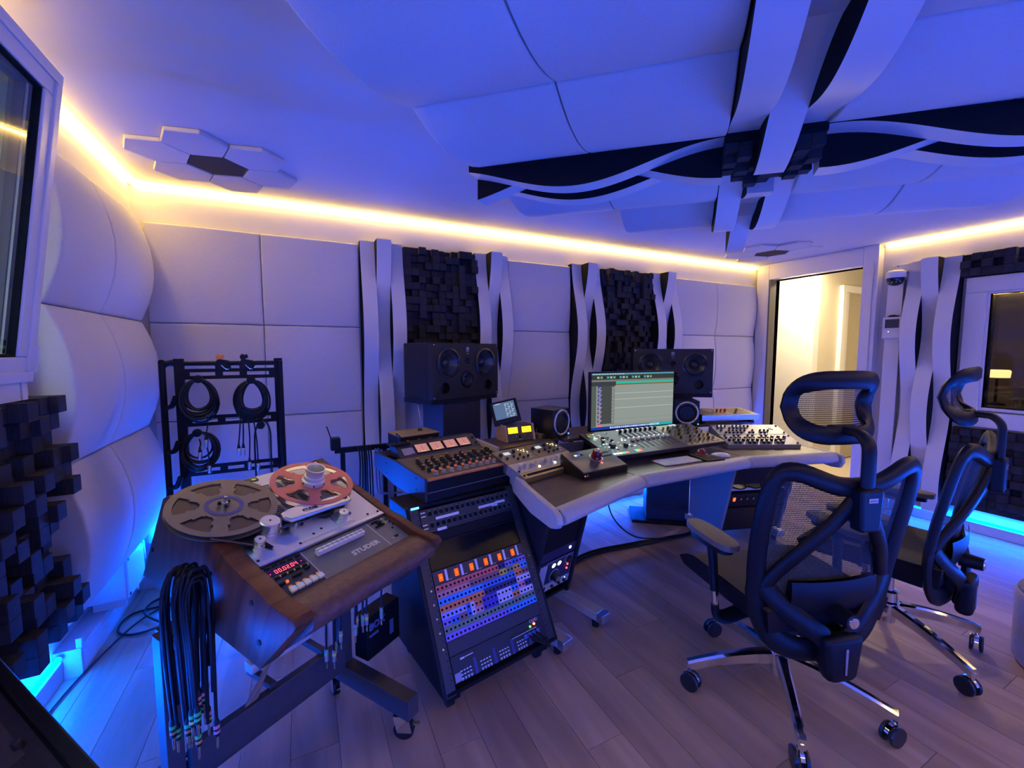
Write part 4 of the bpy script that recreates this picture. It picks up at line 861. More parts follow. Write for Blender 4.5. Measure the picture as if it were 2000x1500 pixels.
# cables and box on the left of the rack (between rack and machine)
bx = thing('printed_box', 'dark box printed BOX leaning between the rack and the tape machine stand', 'box', MX((0.235, 1.68, 0.167), R(35)))
MB().box(-0.085, 0.085, -0.035, 0.035, 0, 0.17).build('carton', BLACK, bx, bevel=0.003)
text('lettering', 'BOX', 0.038, frame((-0.075, -0.0355, 0.115), (1, 0, 0), (0, 0, 1), (0, -1, 0)), mat('pale_blue_print', (0.10, 0.14, 0.26), 0.5), bx, bold=0.0015)
MB().box(-0.075, -0.03, -0.0362, -0.035, 0.088, 0.098).build('panel_print', mat('pale_blue_print', (0.10, 0.14, 0.26)), bx); MB().box(0.03, 0.05, -0.0362, -0.035, 0.04, 0.10).build('panel_print', mat('pale_blue_print', (0.10, 0.14, 0.26)), bx)
jl = thing('jack_lead_cluster', 'jack leads with coloured bands hanging under the tape machine', 'cable', MX((0.13, 1.47, 0.30), R(33)))
pr = random.Random(3)
for k in range(9):
    x_ = -0.10+0.025*k+pr.uniform(-.008, .008); y_ = pr.uniform(-.03, .03); zb = pr.uniform(0.06, 0.14)
    MB().tube(bez([(x_+.01, y_, 0.29), (x_, y_, 0.22), (x_-.004, y_, zb)]), 0.004, 6).build('lead', CBL, jl, smooth=60)
    p_ = MB().lathe([(0.006, 0.005), (0.006, -0.035)], 10).build('plug', ALU, jl, smooth=50, M=Matrix.Translation((x_-.004, y_, zb)))
    MB().lathe([(0.0065, -0.006), (0.0065, -0.014)], 10).build('colour_band', cols[k % 2], p_); MB().lathe([(0.0028, -0.035), (0.0028, -0.06)], 8).build('plug_tip', CHROME, p_)
# ================================================================== SUMMING MIXER on the rack
MA = R(13); mu = Vector((math.cos(MA), math.sin(MA), 0)); mbk = Vector((-math.sin(MA), math.cos(MA), 0))
mx = thing('summing_mixer', 'tube console mixer with four lit meters on top of the patchbay rack', 'mixer', frame((0.447, 1.722, 0.7055), mu, mbk, (0, 0, 1)))
MW, MD = 0.515, 0.56
mp = [(0, 0), (0, 0.078), (MD*0.62, 0.125), (MD, 0.125), (MD, 0.0)]
for a, b_ in ((0, 0.012), (MW-0.012, MW)): MB().prism([(0, 0), (0, 0.102), (0.31, 0.122), (MD, 0.118), (MD, 0.040), (MD*0.55, 0.0)], a, b_, SD).build('side_panel', mat('mixer_navy', (0.018, 0.018, 0.035), 0.5), mx, bevel=0.002)
MB().box(0.012, MW-0.012, 0.0, 0.012, 0.0, 0.090).build('front_panel', BLACKM, mx); MB().box(0.012, MW-0.012, -0.003, 0.0, 0.038, 0.041).build('front_seam', GREYP, mx)
MB().box(0.012, MW-0.012, -0.004, 0.014, 0.090, 0.099).build('wood_strip', wood('orange_wood', (0.45, 0.14, 0.04), (0.65, 0.26, 0.09), 0.45, (30, 30, 4)), mx, bevel=0.002)
MB().box(0.012, MW-0.012, 0.012, MD*0.55, 0.0, 0.008).build('bottom_panel', BLACK, mx); MB().box(0.012, MW-0.012, 0.44, MD-0.01, 0.108, 0.116).build('rear_deck', BLACK, mx); MB().box(0.012, MW-0.012, MD-0.01, MD, 0.041, 0.115).build('back_panel', BLACK, mx)
tp = math.atan2(0.028, 0.31)
TF = frame((0, 0.014, 0.097), (1, 0, 0), (0, math.cos(tp), math.sin(tp)), (0, -math.sin(tp), math.cos(tp)))
tpn = MB().box(0.012, MW-0.012, 0.0, 0.30, -0.004, 0.0).build('top_panel', mat('bronze_panel', (0.13, 0.11, 0.085), 0.45, 0.3, var=0.06), mx, M=TF)
km = MB().lathe([(0.0088, 0), (0.0078, 0.020), (0.0068, 0.0215)], 12).mesh('knob', KNOBB, 40); kc = MB().lathe([(0.0125, 0), (0.0125, 0.004), (0.010, 0.006), (0.0095, 0.016), (0.008, 0.0175)], 12).mesh('fader_knob', mat('clear_grey_knob', (0.33, 0.30, 0.26), 0.3), 40)
caps = [mat('cap_pink', (0.65, 0.20, 0.22), 0.4), mat('cap_black', (0.03, 0.03, 0.03), 0.4), mat('cap_orange', (0.75, 0.28, 0.03), 0.4), mat('cap_green', (0.03, 0.16, 0.06), 0.4)]
cm = {i: MB().cyl((0, 0, 0.0215), (0, 0, 0.0228), 0.0062, n=10).mesh('knob_cap', c) for i, c in enumerate(caps)}
for k in range(11):
    xk = 0.078+k*0.040
    inst('fader_knob', kc, tpn, Matrix.Translation((xk, 0.030, 0)))
    if k < 9:
        o = inst('knob', km, tpn, Matrix.Translation((xk-0.012, 0.072, 0))); inst('knob_cap', cm[1], o, Matrix.Identity(4))
        MB().box(xk+0.004, xk+0.016, 0.072, 0.084, 0, 0.007).build('push_switch', mat('orange_switch_off', (0.62, 0.15, 0.06), 0.4, emit=(1, .2, .05), estr=0.25), tpn, bevel=0.001)
    for j, y_ in enumerate((0.112, 0.145, 0.178, 0.205)):
        if j == 3 and k % 2: continue
        o = inst('knob', km, tpn, Matrix.Translation((xk-0.020+0.006*j, y_, 0))); inst('knob_cap', cm[(0, 1, 1, 2)[(k*3+j*5) % 4] if k < 8 else (3, 2, 1, 2)[(k+j) % 4]], o, Matrix.Identity(4))
    for j in range(2): MB().cyl((xk+0.008, 0.125+j*0.03, 0), (xk+0.008, 0.125+j*0.03, 0.004), 0.004, n=8).build('push_button', CREAM, tpn)
# meter bridge
MBR = frame((0, 0.325, 0.103), (1, 0, 0), (0, math.cos(R(38)), math.sin(R(38))), (0, -math.sin(R(38)), math.cos(R(38))))
br = MB().prism([(0.300, 0.122), (0.385, 0.178), (0.44, 0.176), (0.44, 0.112)], 0.035, MW-0.012, SD).build('meter_bridge', mat('bridge_navy', (0.022, 0.02, 0.035), 0.45), mx, bevel=0.002)
BRM = frame((0, 0.300, 0.122), (1, 0, 0), (0, 0.8351, 0.5502), (0, -0.5502, 0.8351))
for k in range(4):
    f_ = MB().box(0.128+k*0.083, 0.203+k*0.083, 0.020, 0.082, 0, 0.004).build('meter_frame', BLACK, br, M=BRM)
    MB().box(0.132+k*0.083, 0.199+k*0.083, 0.024, 0.078, 0.004, 0.0048).build('meter_face', mat('meter_pink_face', (0.40, 0.20, 0.16), 0.4, emit=(1.0, 0.42, 0.27), estr=0.42), f_)
    MB().box(0.1655+k*0.083, 0.1663+k*0.083, 0.030, 0.068, 0.0048, 0.0054, ).build('needle', BLACK, f_)
    MB().box(0.150+k*0.083, 0.180+k*0.083, 0.026, 0.030, 0.0048, 0.0052).build('meter_glow', emat('meter_glow', (1.0, 0.62, 0.38), 1.1), f_)
MB().box(0.058, 0.118, 0.024, 0.066, 0, 0.002).build('maker_plate', mat('lilac_plate', (0.30, 0.28, 0.38), 0.4), br, M=BRM); MB().box(0.058, 0.095, 0.020, 0.024, 0, 0.002).build('red_mark', caps[0], br, M=BRM)
for s_ in (0.03, 0.07): MB().cyl((MW-0.03, s_, 0), (MW-0.03, s_, 0.006), 0.006, n=10).build('toggle', BLACK, br, M=BRM)
for y_ in (0.08, 0.40):
    for z_ in (0.02, 0.07): MB().cyl((-0.001, y_, z_+0.02), (0.0, y_, z_+0.02), 0.006, n=10).build('side_screw', BLACK, mx)
# wooden-topped unit behind/above the mixer
wt = thing('wood_top_unit', 'small preamp box with a pale wooden top and one black knob above the mixer', 'audio unit', frame((Vector((0.447, 1.722, 0.842)) + mu*0.10 + mbk*0.450), mu, mbk, (0, 0, 1)))
MB().box(0.0, 0.225, 0, 0.16, 0, 0.06).build('case', BLACK, wt, bevel=0.002); MB().box(-0.002, 0.227, -0.006, 0.164, 0.06, 0.066).build('wooden_lid', wood('ply_lid', (0.24, 0.165, 0.062), (0.34, 0.25, 0.11), 0.5, (4, 20, 20)), wt, bevel=0.001)
MB().lathe([(0.014, 0.066), (0.012, 0.076), (0.011, 0.080)], 16).build('knob', KNOBB, wt, smooth=40, M=Matrix.Translation((0.155, 0.085, 0)))
for k in range(3): MB().cyl((0.04+k*0.065, -0.002, 0.03), (0.04+k*0.065, 0.0, 0.03), 0.012, n=12).build('glow_tube', mat('tube_glow', (0.4, 0.15, 0.05), 0.4, emit=(1.0, 0.35, 0.06), estr=0.06), wt)
for x_ in (0.02, 0.18): MB().box(x_, x_+0.015, 0.01, 0.13, -0.020, 0.0).build('foot', RUBBER, wt)
sb = thing('small_bracket', 'little black angle bracket standing on the mixer meter bridge', 'bracket', (Matrix.Translation((0.447, 1.722, 0.852)) @ Matrix.Rotation(MA, 4, 'Z') @ Matrix.Translation((0.055, 0.40, 0))))
MB().tube([(0, 0, 0.03), (0, 0, 0.085), (0.055, 0, 0.03)], 0.004, 5, closed=True).build('angle', BLACKM, sb); MB().box(-0.04, 0.06, -0.03, 0.03, 0.028, 0.034).build('plate', BLACKM, sb)
hr = thing('guitar_rail', 'black rail with a clamp and hanging cables behind the red reel', 'rail', MX((0.02, 2.42, 0)))
MB().box(0.12, 0.42, -0.012, 0.012, 0.80, 0.828).build('rail', BLACKM, hr, bevel=0.002); MB().box(0.10, 0.15, -0.03, 0.03, 0.82, 0.885).build('clamp', BLACK, hr, bevel=0.006); MB().cyl((0.105, 0, 0.88), (0.085, 0, 0.95), 0.003, n=6).build('pin', BLACKM, hr)
for x_ in (0.16, 0.38): MB().box(x_-0.012, x_+0.012, -0.012, 0.012, 0.0, 0.80).build('post', BLACKM, hr)
for k in range(6): MB().tube(bez([(0.24+.012*k, -0.02, 0.83), (0.245+.012*k, -0.03, 0.75), (0.24+.014*k, -0.03, 0.60-.02*k)]), 0.0045, 6).build('cable', RUBBER, hr, smooth=60)
for x_ in (0.33, 0.345): MB().tube(bez([(x_, -0.02, 0.81), (x_, -0.03, 0.60), (x_+.02, -0.05, 0.56), (x_+.12, -0.05, 0.55)]), 0.005, 6).build('cable', mat('blue_jacket', (0.10, 0.14, 0.30), 0.4), hr, smooth=60)
# ================================================================== DESK
dkz = 0.738
ds = thing('studio_desk', 'three-part studio desk with a padded grey front edge and dark wooden top', 'desk', MX((1.86, 1.9, 0)))
DI = Matrix.Translation((-1.86, -1.9, 0))        # world -> desk frame (unrotated)
polyL = [(0.865, 1.325), (1.457, 1.522), (1.385, 2.30), (0.90, 2.20), (0.93, 1.88)]
polyC = [(1.461, 1.523), (2.262, 1.523), (2.335, 2.32), (1.389, 2.32)]
polyR = [(2.266, 1.522), (2.845, 1.365), (2.985, 2.14), (2.339, 2.30)]
for p in (polyL, polyC, polyR): MB().prism(p, dkz-0.03, dkz, DI).build('desk_top', DESKW, ds, bevel=0.002)
def roll_edge(p0, p1, r=0.038):
    p0 = Vector(p0); p1 = Vector(p1); d = (p1-p0).normalized(); bk = Vector((-d.y, d.x, 0))
    prf = [(0.03, 0.004), (0.0, 0.006), (-0.022, -0.004), (-0.034, -0.018), (-0.038, -0.032), (-0.033, -0.046), (-0.012, -0.058), (0.02, -0.064), (0.05, -0.062), (0.05, -0.03), (0.03, -0.028)]
    L = (p1-p0).length
    return MB().prism(prf, 0.003, L-0.003, DI @ frame((p0.x, p0.y, dkz), bk, (0, 0, 1), bk.cross(Vector((0, 0, 1))))).build('padded_edge', LEATHER, ds, smooth=50, bevel=0.004)
for a, b_ in ((polyL[0], polyL[1]), (polyC[0], polyC[1]), (polyR[0], polyR[1])): roll_edge((*a, 0), (*b_, 0))
for q, an in ((polyC[0], 9), (polyC[1], -9)): MB().prism([(0.03, 0.005), (0.0, 0.007), (-0.023, -0.003), (-0.036, -0.018), (-0.040, -0.032), (-0.035, -0.048), (-0.012, -0.061), (0.02, -0.067), (0.05, -0.065)], -0.012, 0.012, DI @ frame((q[0], q[1], dkz), (-math.sin(R(an)), math.cos(R(an)), 0), (0, 0, 1), (math.cos(R(an)), math.sin(R(an)), 0))).build('edge_joint', mat('joint_grey', (0.34, 0.32, 0.32), 0.5), ds, smooth=50)
# end cheeks (grey) and side rails running up to the rear shelf
def cheek(x_, pts, t, s):
    MB().prism(pts, 0, t, DI @ frame((x_[0], x_[1], 0), (x_[2], x_[3], 0), (0, 0, 1), (x_[3]*s, -x_[2]*s, 0))).build('end_cheek', LEATHER, ds, bevel=0.006)
dx, dy = -0.02, 1.0
cheek((0.856, 1.295, 0.115, 0.993), [(0.0, dkz-0.056), (-0.018, dkz-0.034), (-0.01, dkz-0.008), (0.03, dkz+0.008), (0.30, dkz+0.012), (0.52, dkz+0.030), (0.52, dkz-0.06), (0.25, dkz-0.088), (0.05, dkz-0.074)], 0.026, -1)
cheek((2.848, 1.335, 0.13, 0.991), [(0.0, dkz-0.085), (-0.02, dkz-0.05), (-0.01, dkz-0.008), (0.03, dkz+0.003), (0.30, dkz+0.003), (0.62, dkz+0.055), (0.84, dkz+0.055), (0.84, dkz-0.03), (0.25, dkz-0.07), (0.05, dkz-0.09)], 0.026, 1)
# rear shelf
shz = 0.840
MB().prism([(0.90, 1.955), (1.335, 2.06), (1.385, 2.30), (0.88, 2.22)], shz-0.018, shz, DI).build('rear_shelf', DESKW, ds, bevel=0.002)
MB().prism([(1.339, 2.015), (2.385, 2.015), (2.335, 2.32), (1.389, 2.32)], shz-0.018, shz, DI).build('rear_shelf', DESKW, ds, bevel=0.002)
MB().prism([(2.389, 2.015), (2.945, 1.935), (2.985, 2.14), (2.339, 2.30)], shz-0.018, shz, DI).build('rear_shelf', DESKW, ds, bevel=0.002)
for p in ((0.93, 2.06), (1.36, 2.16), (2.36, 2.16), (2.93, 2.05), (1.86, 2.22)): MB().box(p[0]-0.02, p[0]+0.02, p[1]-0.02, p[1]+0.02, dkz, shz-0.018, DI).build('shelf_post', BLACKM, ds)
# pedestals with rack gear
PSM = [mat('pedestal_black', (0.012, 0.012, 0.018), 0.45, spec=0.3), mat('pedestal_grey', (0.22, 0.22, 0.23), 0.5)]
def pedestal(o, yaw, label, PW=0.475, fy=-0.24):
    M = DI @ MX((o[0], o[1], 0), yaw)
    SDD = M @ frame((0, 0, 0), (0, 1, 0), (0, 0, 1), (1, 0, 0))
    pfp = [(0.0, 0.10), (-0.16, dkz-0.03), (0.36, dkz-0.03), (0.36, 0.10)]
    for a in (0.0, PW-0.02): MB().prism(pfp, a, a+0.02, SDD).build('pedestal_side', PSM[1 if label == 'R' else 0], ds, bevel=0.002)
    MB().box(0.02, PW-0.02, 0.34, 0.36, 0.10, dkz-0.03, M).build('pedestal_back', BLACKM, ds); MB().box(0.02, PW-0.02, 0.02, 0.34, 0.10, 0.115, M).build('pedestal_floor', BLACKM, ds)
    for x_ in (0.012, PW-0.01):
        MB().box(x_-0.03, x_+0.03, fy, 0.42, 0.045, 0.085, M).build('foot_bar', mat('satin_foot', (0.46, 0.42, 0.38), 0.4, 0.2), ds, bevel=0.003)
        MB().box(x_-0.031, x_+0.031, fy-0.003, fy+0.035, 0.043, 0.087, M).build('foot_cap', ALU, ds, bevel=0.004); MB().box(x_-0.02, x_+0.02, 0.10, 0.25, 0.085, 0.10, M).build('foot_plate', BLACKM, ds)
        for y_ in (fy+0.06, 0.36): MB().cyl((x_, y_, 0), (x_, y_, 0.045), 0.018, n=12, M=M).build('foot_pad', RUBBER, ds)
    return M
LY, RYw = R(15), R(-17)
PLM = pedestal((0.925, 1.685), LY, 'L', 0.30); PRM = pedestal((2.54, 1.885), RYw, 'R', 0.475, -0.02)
WL = Matrix.Translation((1.86, 1.9, 0)) @ PLM; WR = Matrix.Translation((1.86, 1.9, 0)) @ PRM
slant = math.atan2(0.16, dkz-0.13)
def rackframe(W, z0): # face frame on the slanted pedestal front
    return W @ frame((0.022, 0.004-(z0-0.10)*math.tan(slant)+0.01, z0), (1, 0, 0), (0, -math.sin(slant), math.cos(slant)), (0, -math.cos(slant), -math.sin(slant)))
def knob(parent, x_, y_, r_, h_, m, z=0.0, M=None):
    return MB().lathe([(r_, z), (r_*0.92, z+h_*0.9), (r_*0.8, z+h_)], 16).build('knob', m, parent, smooth=40, M=Matrix.Translation((x_, y_, 0)))
cu_ = thing('compressor_unit', 'dark blue rack unit with two small white meters in the left desk pedestal', 'audio unit', rackframe(WL, 0.165) @ Matrix.Translation((-0.172, 0, 0)))
MB().box(0.174, 0.431, 0.042, 0.175, -0.20, 0.0).build('case', mat('unit_navy', (0.02, 0.02, 0.06), 0.4), cu_, bevel=0.002)
for k in range(2): MB().prism([(0.0, 0.0), (0.010, -0.004), (0.020, 0.0), (0.026, 0.012), (0.018, 0.020), (0.008, 0.020), (0.0, 0.012)], 0.0, 0.002, Matrix.Translation((0.275+k*0.04, 0.135, 0))).build('meter', emat('white_meter', (1, 1, 0.9), 1.6), cu_)
knob(cu_, 0.305, 0.080, 0.024, 0.03, KNOBB); knob(cu_, 0.395, 0.145, 0.017, 0.02, KNOBB)
for x_, y_, r_ in ((0.305, 0.080, 0.034), (0.395, 0.145, 0.024)): MB().lathe([(r_, 0.0), (r_, 0.0008), (r_*0.94, 0.0008)], 28, cap=False).build('dial_ring', PRINT, cu_, M=Matrix.Translation((x_, y_, 0)))
MB().cyl((0.305, 0.080, 0.03), (0.305, 0.080, 0.0305), 0.014, n=16).build('knob_face', ALU, cu_)
for y_ in (0.112, 0.088): MB().cyl((0.395, y_, 0), (0.395, y_, 0.004), 0.005, n=10).build('red_lamp', emat('lamp_red', (1, 0.10, 0.08), 3.5), cu_)
for y_ in (0.044, 0.172): MB().box(0.238, 0.425, y_-0.0006, y_+0.0006, 0, 0.0006).build('panel_line', PRINT, cu_)
for x_ in (0.238, 0.425): MB().box(x_-0.0006, x_+0.0006, 0.044, 0.172, 0, 0.0006).build('panel_line', PRINT, cu_)
MB().box(0.19, 0.236, 0.0, 0.165, 0, 0.001).build('silver_plate', DECK, cu_); 
eq_ = thing('silver_strip_unit', 'slim silver rack unit below the metered unit in the left desk pedestal', 'audio unit', rackframe(WL, 0.165) @ Matrix.Translation((-0.172, 0, 0)))
MB().box(0.174, 0.43, 0.0, 0.040, -0.20, 0.002).build('case', DECK, eq_, bevel=0.001)
for x_ in (0.30, 0.35, 0.39): MB().lathe([(0.009, 0.002), (0.008, 0.012)], 12).build('knob', KNOBB, eq_, smooth=40, M=Matrix.Translation((x_, 0.02, 0)))
MB().box(0.245, 0.254, 0.008, 0.032, 0.002, 0.003).build('slot', FELT, eq_); MB().cyl((0.395, 0.032, 0.002), (0.395, 0.032, 0.004), 0.003, n=8).build('pilot_light', emat('pilot_cyan', (0.3, 0.7, 1.0), 4), eq_)
pw2 = thing('power_conditioner', 'dark panel with a round white power button in the left desk pedestal', 'audio unit', rackframe(WL, 0.345) @ Matrix.Translation((-0.172, 0, 0)))
MB().box(0.174, 0.431, 0.0, 0.055, -0.20, 0.0).build('case', mat('unit_navy', (0.02, 0.02, 0.06), 0.4), pw2, bevel=0.002); MB().lathe([(0.008, 0), (0.008, 0.002), (0.005, 0.002)], 16, cap=False).build('power_button', emat('white_pip', (1, 1, 1), 3), pw2, M=Matrix.Translation((0.385, 0.03, 0)))
bl_ = thing('blank_rack_panel', 'plain black panel filling the top of the left desk pedestal', 'panel', rackframe(WL, 0.403) @ Matrix.Translation((-0.172, 0, 0))); MB().box(0.174, 0.431, 0, 0.29, -0.02, 0.0).build('plate', BLACKM, bl_)
b2_ = thing('blank_rack_panel', 'plain black panel filling the top of the right desk pedestal', 'panel', rackframe(WR, 0.46)); MB().box(0, 0.431, 0, 0.23, -0.02, 0.0).build('plate', BLACKM, b2_)
pd = thing('power_distributor', 'black socket strip with an orange switch in the right desk pedestal', 'power strip', rackframe(WR, 0.29))
MB().box(0, 0.431, 0.0, 0.10, -0.18, 0.0).build('case', BLACKM, pd, bevel=0.002); MB().box(0.035, 0.052, 0.045, 0.072, 0, 0.004).build('lit_switch', emat('orange_red', (1.0, 0.10, 0.03), 3.0), pd, bevel=0.001)
for k in range(7): s_ = MB().cyl((0.095+k*0.047, 0.058, 0), (0.095+k*0.047, 0.058, 0.002), 0.015, n=14).build('socket', SATIN, pd); MB().cyl((0.095+k*0.047, 0.058, 0.002), (0.095+k*0.047, 0.058, 0.0026), 0.005, n=8).build('socket_core', CHROME, s_)
lg = thing('paper_shelf', 'pale shelf with black cables on it in the right desk pedestal', 'shelf', WR @ Matrix.Translation((0.022, -0.03, 0.405)))
MB().box(0, 0.431, -0.02, 0.25, 0, 0.015).build('plate', PVC, lg)
for k in range(3): MB().tube(bez([(0.02+.12*k, -0.02, 0.03), (0.07+.12*k, -0.035, 0.016), (0.12+.12*k, -0.03, 0.022), (0.15+.12*k, 0.02, 0.03)]), 0.005, 6).build('cable', RUBBER, lg, smooth=60)
b3_ = thing('blank_rack_panel', 'plain dark panel at the bottom of the right desk pedestal', 'panel', rackframe(WR, 0.118)); MB().box(0, 0.431, 0, 0.165, -0.02, 0.0).build('plate', SATIN, b3_)
# ================================================================== GEAR ON THE DESK, LEFT
def slope(o, yaw, rise): # x right, y up the slope, z out
    u = Vector((math.cos(yaw), math.sin(yaw), 0)); b = Vector((-math.sin(yaw), math.cos(yaw), 0)); y = b*math.cos(rise)+Vector((0, 0, math.sin(rise)))
    return frame(o, u, y, u.cross(y))
LG = (0.900, 1.665, 0.764); GY = R(15); GR = R(17)
GOLD = mat('gold_panel', (0.34, 0.27, 0.12), 0.4, 0.5); TAUP = mat('taupe_panel', (0.16, 0.135, 0.105), 0.42, 0.3); SILV = mat('silver_panel', (0.34, 0.33, 0.33), 0.42, 0.3); LCD = emat('small_screen', (0.62, 0.75, 0.85), 1.0)
kL = MB().lathe([(0.010, 0), (0.0095, 0.014), (0.008, 0.016)], 14).mesh('knob', KNOBB, 40); kS = MB().lathe([(0.0065, 0), (0.006, 0.011), (0.005, 0.012)], 12).mesh('knob', KNOBB, 40); kG = MB().lathe([(0.010, 0), (0.009, 0.004), (0.0075, 0.018), (0.0065, 0.019)], 14).mesh('knob', mat('clear_knob', (0.40, 0.40, 0.46), 0.2), 40)
for sx, lab in ((0, ''),):
    t = thing('slot_panel', 'gold vented blank panel at the front of the left desk rack', 'panel', slope(LG, GY, GR)); MB().box(0, 0.44, 0, 0.044, -0.05, 0).build('plate', GOLD, t, bevel=0.001); MB().box(0.03, 0.40, 0.014, 0.031, 0, 0.0006).build('vent_slot', FELT, t)
    for x_ in (0.012, 0.428): MB().cyl((x_, 0.022, 0), (x_, 0.022, 0.005), 0.006, n=10).build('thumb_screw', BLACK, t)
    t = thing('silver_preamp', 'silver rack preamp with clear knobs and glowing buttons on the left of the desk', 'audio unit', slope(LG, GY, GR)); MB().box(0, 0.44, 0.046, 0.132, -0.05, 0).build('case', SILV, t, bevel=0.001)
    for k in range(11): inst('knob', kG, t, Matrix.Translation((0.035+k*0.037, 0.082+0.008*(k % 2), 0)))
    for x_, c_ in ((0.150, (1, 0.5, 0.25)), (0.262, (0.8, 0.85, 1)), (0.33, (0.8, 0.85, 1)), (0.40, (1, 0.35, 0.2))): MB().cyl((x_, 0.062, 0), (x_, 0.062, 0.005), 0.006, n=10).build('lit_button', emat('lit_%d' % int(x_*1000), c_, 6.0), t)
    for x_ in (0.06, 0.2, 0.32): MB().box(x_, x_+0.03, 0.118, 0.121, 0, 0.0005).build('panel_print', PRINT, t)
    for x_ in (0.012, 0.428): MB().cyl((x_, 0.06, 0), (x_, 0.06, 0.005), 0.006, n=10).build('thumb_screw', BLACK, t)
    for j, lab in enumerate(('left one of two bronze rack processors with small lit screens', 'right one of two bronze rack processors with small lit screens')):
        t = thing('processor_unit', lab, 'audio unit', slope(LG, GY, GR) @ Matrix.Translation((0.222*j, 0, 0)), 'twin processors'); MB().box(0, 0.219, 0.134, 0.262, -0.05, 0).build('case', TAUP, t, bevel=0.001)
        MB().box(0.050, 0.090, 0.212, 0.236, 0, 0.001).build('screen', LCD, t)
        for (x_, y_) in ((0.022, 0.215), (0.115, 0.225)): inst('knob', kL, t, Matrix.Translation((x_, y_, 0)))
        for (x_, y_) in ((0.035, 0.178), (0.085, 0.185), (0.13, 0.19), (0.09, 0.158), (0.13, 0.16), (0.165, 0.165)): inst('knob', kS, t, Matrix.Translation((x_, y_, 0)))
        for (x_, y_) in ((0.155, 0.235), (0.165, 0.222), (0.175, 0.21), (0.185, 0.225), (0.19, 0.20)): MB().box(x_, x_+0.007, y_, y_+0.006, 0, 0.003).build('lit_button', emat('yellow_button', (1.0, 0.85, 0.25), 1.5), t)
        for (x_, y_) in ((0.18, 0.185), (0.19, 0.172), (0.175, 0.152)): MB().box(x_, x_+0.007, y_, y_+0.006, 0, 0.003).build('button', PRINT, t)
MB().prism([(0.885, 1.955), (0.902, 1.955), (0.884, 2.22), (0.862, 2.22)], shz-0.03, shz+0.012, DI).build('side_rail', LEATHER, ds, bevel=0.003)
# VU box with wooden cheeks + small touch screen
vb = thing('vu_meter_box', 'wooden-sided box with two glowing yellow meters on the desk', 'meter', MX((1.0, 2.075, shz), R(4)))
MB().prism([(0, 0), (0.025, 0.092), (0.12, 0.092), (0.12, 0)], 0.001, 0.013, frame((0, 0, 0), (0, 1, 0), (0, 0, 1), (1, 0, 0))).build('wood_cheek', PINE, vb, bevel=0.002); MB().prism([(0, 0), (0.025, 0.092), (0.12, 0.092), (0.12, 0)], 0.182, 0.196, frame((0, 0, 0), (0, 1, 0), (0, 0, 1), (1, 0, 0))).build('wood_cheek', PINE, vb, bevel=0.002)
fcs = MB().prism([(0.004, 0.003), (0.027, 0.088), (0.115, 0.088), (0.115, 0.003)], 0.013, 0.182, frame((0, 0, 0), (0, 1, 0), (0, 0, 1), (1, 0, 0))).build('case', mat('vu_black', (0.022, 0.018, 0.016), 0.4), vb)
VF = frame((0, 0.003, 0.003), (1, 0, 0), (0, 0.261, 0.965), (0, -0.965, 0.261))
for x_ in (0.022, 0.112):
    m_ = MB().box(x_, x_+0.062, 0.044, 0.078, -0.001, 0.0015).build('meter_face', emat('vu_yellow', (1.0, 0.52, 0.02), 2.2), vb, M=VF)
    MB().box(x_+0.034, x_+0.052, 0.058, 0.0592, 0.0015, 0.0022).build('needle', BLACK, m_); MB().box(x_+0.012, x_+0.05, 0.068, 0.069, 0.0015, 0.002).build('scale_arc', BLACK, m_)
MB().lathe([(0.010, 0), (0.009, 0.012)], 14).build('knob', KNOBB, vb, smooth=40, M=VF @ Matrix.Translation((0.098, 0.024, 0)))
for x_ in (0.072, 0.084, 0.112, 0.124): MB().cyl((x_, 0.026, 0), (x_, 0.026, 0.001), 0.0018, n=6).build('panel_print', PRINT, vb, M=VF)
MB().box(0.085, 0.11, 0.008, 0.010, 0, 0.0006).build('panel_print', PRINT, vb, M=VF)
tb = thing('small_touch_screen', 'small tilted touch screen showing a mixer app on top of the yellow-meter box', 'screen', MX((1.04, 2.13, shz+0.094), R(-16)) @ Matrix.Rotation(R(-12), 4, 'Y'))
TFm = frame((0, 0, 0.0), (1, 0, 0), (0, 0.33, 0.944), (0, -0.944, 0.33))
MB().box(-0.080, 0.080, 0.004, 0.142, -0.016, 0.0).build('bezel', BLACK, tb, bevel=0.006, M=TFm)
s_ = MB().box(-0.062, 0.062, 0.036, 0.130, 0.0, 0.0008).build('display', emat('tablet_blue', (0.10, 0.16, 0.30), 1.1), tb, M=TFm)
for k in range(9):
    for q in range(3): MB().box(0.004+q*0.018, 0.004+q*0.018+(0.004+0.009*((k*7+q*5) % 3)/2), 0.042+k*0.0092, 0.045+k*0.0092, 0.0008, 0.0012).build('screen_mark', emat('tablet_white', (0.7, 0.8, 0.95), 1.1), s_)
MB().box(-0.05, -0.02, 0.124, 0.127, 0.0008, 0.0012).build('screen_mark', emat('tablet_white', (0.7, 0.8, 0.95), 1.1), s_)
for k in range(5): MB().cyl((-0.045+k*0.0225, 0.018, 0), (-0.045+k*0.0225, 0.018, 0.003), 0.006 if k != 2 else 0.008, n=12).build('key', SATIN, tb, M=TFm)
MB().prism([(0.025, 0.005), (0.085, 0.005), (0.045, 0.08)], -0.05, 0.05, frame((0, 0, 0), (0, 1, 0), (0, 0, 1), (1, 0, 0))).build('prop_stand', BLACK, tb)
dv = thing('brass_gadget', 'small brass audio gadget right of the yellow-meter box', 'audio unit', MX((1.215, 2.085, shz), R(10)))
MB().box(0, 0.075, 0, 0.06, 0, 0.028).build('case', GOLD, dv, bevel=0.003); MB().lathe([(0.012, 0), (0.01, 0.014)], 12).build('knob', KNOBB, dv, smooth=40, M=frame((0.035, 0, 0.014), (1, 0, 0), (0, 0, 1), (0, -1, 0)))
